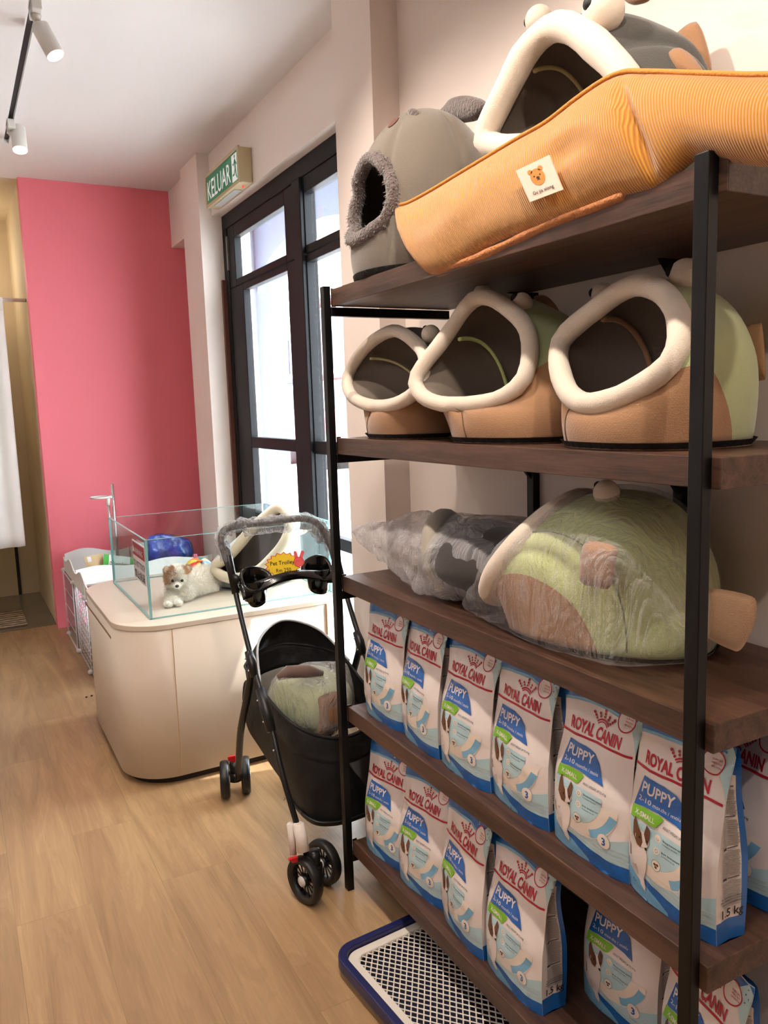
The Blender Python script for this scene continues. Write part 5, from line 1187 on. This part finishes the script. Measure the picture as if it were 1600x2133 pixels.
for sgn in (1, -1):
    k = -60
    while k < 60:
        # lines x = xc + t, y = yc +- 1.5 t (slim diamonds)
        pts_ = []; c0 = k*pitch*1.6
        for t in (0, 1):
            pass
        m_ = 1.35*sgn; y_int = yb_+c0
        q = []
        for x in (xa, xb):
            y = y_int+m_*(x-xa)
            if ya_ <= y <= yb_: q.append((x, y))
        for y in (ya_, yb_):
            x = xa+(y-y_int)/m_
            if xa < x < xb: q.append((x, y))
        if len(q) >= 2 and (Vector(q[0])-Vector(q[1])).length > 0.004:
            g.tube([rotT @ Vector((q[0][0], q[0][1], 0.035)), rotT @ Vector((q[1][0], q[1][1], 0.035))], 0.0019, 5, cap=False)
        k += 1
g.build('lattice_grid', M['offw'], tr_)

# ================================================================== EXIT SIGN
M['sgreen'] = mat('exit_green', (40, 118, 84), 0.45, emit=0.25); M['sgw'] = mat('exit_white', (226, 232, 228), 0.45, emit=0.35); M['steel'] = mat('aged_cream_metal', (190, 172, 134), 0.45)
es = empty('exit_sign', (1.50, 4.52, 2.69), 'green KELUAR exit sign in a cream metal box above the shop door', 'sign')
SX0, SX1, SY0, SY1, SZ0, SZ1 = 1.462, 1.539, 4.212, 4.824, 2.692, 2.873
g = MB(); g.box((SX0+0.010, SY0, SZ0), (SX1, SY1, SZ1)); g.build('housing', M['steel'], es, bevel=0.003)
g = MB(); ringw = [((SX0, SY0-0.003, SZ0-0.003), (SX0+0.012, SY1+0.003, SZ0+0.014)), ((SX0, SY0-0.003, SZ1-0.014), (SX0+0.012, SY1+0.003, SZ1+0.003)), ((SX0, SY0-0.003, SZ0+0.014), (SX0+0.012, SY0+0.016, SZ1-0.014)), ((SX0, SY1-0.016, SZ0+0.014), (SX0+0.012, SY1+0.003, SZ1-0.014))]
for a_, b_ in ringw: g.box(a_, b_)
g.build('front_frame', M['steel'], es)
g = MB(); g.box((SX0+0.004, SY0+0.014, SZ0+0.012), (SX0+0.0105, SY1-0.014, SZ1-0.012), 0)
def eput(vt, m, y0, z0, off=0.0): g.add([(SX0+0.0032-off, y0-x, z0+y) for x, y in vt[0]], vt[1], m)
eput(text2d('KELUAR', 0.148, 0.004, 'LEFT', fit=0.435), 1, SY1-0.030, SZ0+0.036)
mx0, mz0 = SY0+0.118, SZ0+0.022
eput(poly2d([(0, 0), (0.088, 0), (0.088, 0.138), (0, 0.138)]), 1, mx0, mz0)
for pts_ in ([(0.045, 0.112), (0.062, 0.112), (0.070, 0.060), (0.050, 0.058)], [(0.050, 0.064), (0.070, 0.062), (0.074, 0.030), (0.088, 0.012), (0.080, 0.006), (0.062, 0.026)], [(0.050, 0.064), (0.062, 0.060), (0.040, 0.030), (0.012, 0.028), (0.012, 0.038), (0.034, 0.042)],
              [(0.048, 0.110), (0.060, 0.100), (0.030, 0.078), (0.016, 0.090), (0.020, 0.096), (0.032, 0.090)], [(0.058, 0.110), (0.066, 0.102), (0.086, 0.080), (0.080, 0.074), (0.062, 0.090)]):
    eput(poly2d(pts_), 0, mx0, mz0, 0.0008)
eput(disc2d(0.052, 0.124, 0.0095), 0, mx0, mz0, 0.0008)
g.build('legend_panel', [M['sgreen'], M['sgw']], es, normals=False)
MB().box((SX0+0.022, SY0+0.15, SZ0-0.004), (SX1-0.012, SY1-0.08, SZ0)).build('lower_diffuser', mat('grey_diffuser', (190, 190, 184), 0.4), es)
MB().sphere((SX0+0.045, SY0+0.07, SZ0-0.004), 0.007, 12, 8).build('indicator_lamp', mat('red_indicator', (240, 60, 40), 0.4, emit=1.5), es)

# ================================================================== TRACK AND SPOTLIGHTS
tk = empty('track_rail', (0.41, 1.6, 3.05), 'white ceiling track rail with a dark slot running towards the pink wall', 'light track')
g = MB(); g.box((0.394, -2.5, 3.012), (0.402, 5.10, 3.0495)); g.box((0.430, -2.5, 3.012), (0.438, 5.10, 3.0495)); g.box((0.402, -2.5, 3.040), (0.430, 5.10, 3.0495)); g.box((0.394, 5.09, 3.012), (0.438, 5.10, 3.0495)); g.build('rail', M['whitepaint'], tk)
MB().box((0.4022, -2.5, 3.034), (0.4298, 5.088, 3.0399)).build('slot', mat('dark_slot', (52, 44, 46), 0.6), tk)
M['lens'] = mat('lamp_lens', (255, 244, 226), 0.3, emit=14.0); M['lampw'] = mat('lamp_white_paint', (214, 208, 200), 0.45)
def spot(label, Y, zc, tp, bt, r):
    sp = empty('track_spotlight', (0.416, Y, 3.012), label, 'spotlight', 'spotlights on the track')
    MB().box((0.398, Y-0.055, 2.965), (0.434, Y+0.055, 3.012)).build('adapter', M['lampw'], sp, bevel=0.004)
    g = MB(); g.tube([(0.416, Y, 2.966), (0.416, Y, 2.945)], [0.020, 0.014], 12); g.tube([(0.416, Y, 2.945), tp.lerp(bt, 0.10)], 0.008, 8); g.build('stem', M['lampw'], sp)
    d = (bt-tp).normalized(); g = MB(); g.tube([tp, tp+d*0.003, bt-d*0.003, bt], [r*0.93, r, r, r*0.96], 28, cap=False); g.tube([tp+d*0.001, tp+d*0.002], [r*0.9, r*0.9], 28); g.build('can', M['lampw'], sp)
    MB().tube([bt-d*0.006, bt-d*0.004], r*0.90, 24).build('lens', M['lens'], sp)
    q = bt+d*0.005; lamp('spot_beam', 'SPOT', q, q+d, 22, WARM, 0.03, 62, 0.6); return sp
spot('nearer white track spotlight angled down to the right, lit', 3.36, 0, at(83, 55, 'y', 3.36), at(116, 116, 'y', 3.33), 0.033)
spot('farther white track spotlight pointing down near the end of the rail, lit', 4.72, 0, at(37, 266, 'y', 4.72), at(42, 313, 'y', 4.68), 0.037)
wallbox('trim_2', (0.10, -2.5, 2.922), (0.104, 3.6, 2.9299), M['gap'])

# ================================================================== CORRIDOR: CURTAIN, ROD, MAT, DOOR
M['cloth'] = mat('white_curtain_cloth', (240, 236, 230), 0.85, bump=0.15, bscale=30)
cu = empty('doorway_curtain', (0.2, 6.08, 2.28), 'white cloth curtain hanging from a rod across the corridor opening', 'curtain')
g = MB(); g.grid(lambda u, v: Vector((-0.40+0.785*u-0.12*0*v, 6.09+0.012*math.sin(u*38)+0.006*math.sin(u*17+v*3), 2.262-1.680*v)), 90, 20); o = g.build('cloth', M['cloth'], cu)
sd_ = o.modifiers.new('s', 'SOLIDIFY'); sd_.thickness = 0.002
MB().tube([(-0.40, 6.09, 2.285), (0.534, 6.09, 2.285)], 0.012, 12).build('rod', M['whitepaint'], cu)
g = MB(); g.grid(lambda u, v: Vector((-0.40+0.785*u, 6.075+0.010*math.sin(u*38), 2.30-0.09*v)), 60, 3); g.build('header', M['cloth'], cu)
m, nt, b = new_mat('wavy_striped_mat'); tc = N(nt, 'ShaderNodeTexCoord'); wv = N(nt, 'ShaderNodeTexWave', wave_type='BANDS', bands_direction='Y'); wv.inputs['Scale'].default_value = 5; wv.inputs['Distortion'].default_value = 3.0; wv.inputs['Detail Scale'].default_value = 3.0
nt.links.new(tc.outputs['Object'], wv.inputs[0]); cr = N(nt, 'ShaderNodeValToRGB'); cr.color_ramp.elements[0].color = srgb((96, 74, 58)); cr.color_ramp.elements[1].color = srgb((196, 176, 150)); cr.color_ramp.elements[0].position = 0.4; cr.color_ramp.elements[1].position = 0.6
nt.links.new(wv.outputs['Fac'], cr.inputs[0]); nt.links.new(cr.outputs[0], b.inputs['Base Color']); b.inputs['Roughness'].default_value = 0.9
g = MB(); g.prism(rrect(-0.15, 0.350, 6.09, 6.62, 0.03), 'z', 0.0005, 0.012); tag(g.build('floor_mat', m), 'brown and beige wavy striped floor mat on the grey corridor tiles', 'mat')
wallbox('door_1', (-0.3, 7.235, 0.0), (0.37, 7.249, 2.05), mat('cream_door', (206, 192, 160), 0.7)); structure(MB().box((0.370, 7.232, 0.0), (0.395, 7.2495, 2.1)).build('trim_3', mat('dark_door_edge', (26, 28, 32), 0.4)))
# crumbs on the floor
for px, py in ((180, 1452), (191, 1449)):
    p = at(px, py, 'z', 0.004); tag(MB().sphere(p, (0.007, 0.005, 0.004), 10, 6).build('kibble_crumb', mat('dark_kibble', (70, 44, 30), 0.8)), 'small dark kibble crumb on the floor left of the counter', 'crumb', 'kibble crumbs on the floor')

# ================================================================== ACROSS THE STREET
def shophouse(y0, y1, wcol, rcol, label, h=5.2):
    X = 13.0; e = empty('shophouse', (X, (y0+y1)/2, 0), label, 'building', 'shophouses across the street')
    MB().box((X, y0, -0.02), (X+5, y1, h)).build('wall', mat('shophouse_wall', wcol, 0.8), e)
    MB().prism([(X-0.7, h-0.1), (X+2.5, h+1.3), (X+5.4, h-0.1)], 'y', y0, y1).build('roof', mat('shophouse_roof', rcol, 0.8), e) if False else None
    g = MB(); g.add([(X-0.7, y0, h), (X-0.7, y1, h), (X+2.5, y1, h+1.2), (X+2.5, y0, h+1.2), (X-0.7, y0, h-0.15), (X-0.7, y1, h-0.15), (X+2.5, y1, h+1.0), (X+2.5, y0, h+1.0)], [(0, 1, 2, 3), (4, 7, 6, 5), (0, 4, 5, 1), (0, 3, 7, 4), (1, 5, 6, 2)]); g.build('roof', mat('shophouse_roof', rcol, 0.8), e)
    mw = mat('shophouse_window', (40, 50, 74), 0.5); n = 2
    for i in range(n):
        yc = y0+(y1-y0)*(i+0.5)/n; w_ = (y1-y0)/n*0.30
        f_ = MB().box((X-0.06, yc-w_, 2.9), (X+0.02, yc+w_, 4.3)).build('window', mw, e)
        MB().box((X-0.08, yc-0.04, 2.9), (X-0.055, yc+0.04, 4.3)).build('mullion', mat('shutter_bar', wcol, 0.7), f_)
    MB().box((X-1.0, y0+0.1, 2.45), (X+0.02, y1-0.1, 2.60)).build('awning', mat('awning', rcol, 0.7), e)
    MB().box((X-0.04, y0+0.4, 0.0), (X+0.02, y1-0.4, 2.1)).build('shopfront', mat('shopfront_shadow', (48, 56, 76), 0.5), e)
shophouse(23.0, 28.6, (214, 206, 204), (130, 44, 40), 'pale shophouse with a red awning across the street, nearest')
shophouse(28.8, 34.4, (206, 214, 226), (70, 84, 104), 'pale blue shophouse across the street, middle one')
shophouse(34.6, 41.0, (212, 216, 224), (90, 100, 120), 'pale grey shophouse across the street, farthest along')
def car(y, col, label):
    X = 8.6; e = empty('parked_car', (X, y, 0), label, 'car', 'cars parked across the street'); b_ = mat('car_paint', col, 0.3, coat=0.6)
    g = MB(); g.prism([(y-2.1, 0.35), (y-2.1, 0.75), (y-1.3, 0.90), (y-0.7, 1.40), (y+0.9, 1.42), (y+1.6, 0.95), (y+2.1, 0.85), (y+2.1, 0.35)], 'x', X-0.8, X+0.8); g.build('body', b_, e, bevel=0.08)
    g = MB(); g.prism([(y-1.15, 0.93), (y-0.65, 1.32), (y+0.85, 1.34), (y+1.35, 0.96)], 'x', X-0.815, X+0.815); g.build('side_windows', mat('car_glass', (90, 110, 140), 0.1), e)
    for yy in (y-1.3, y+1.3): g = MB(); g.tube([(X-0.83, yy, 0.30), (X+0.83, yy, 0.30)], 0.32, 20); g.build('wheel', M['tyre'], e)
car(18.6, (150, 30, 34), 'red car parked across the street seen through the near door pane')
car(23.8, (70, 82, 100), 'pale blue car parked across the street seen through the far door pane')
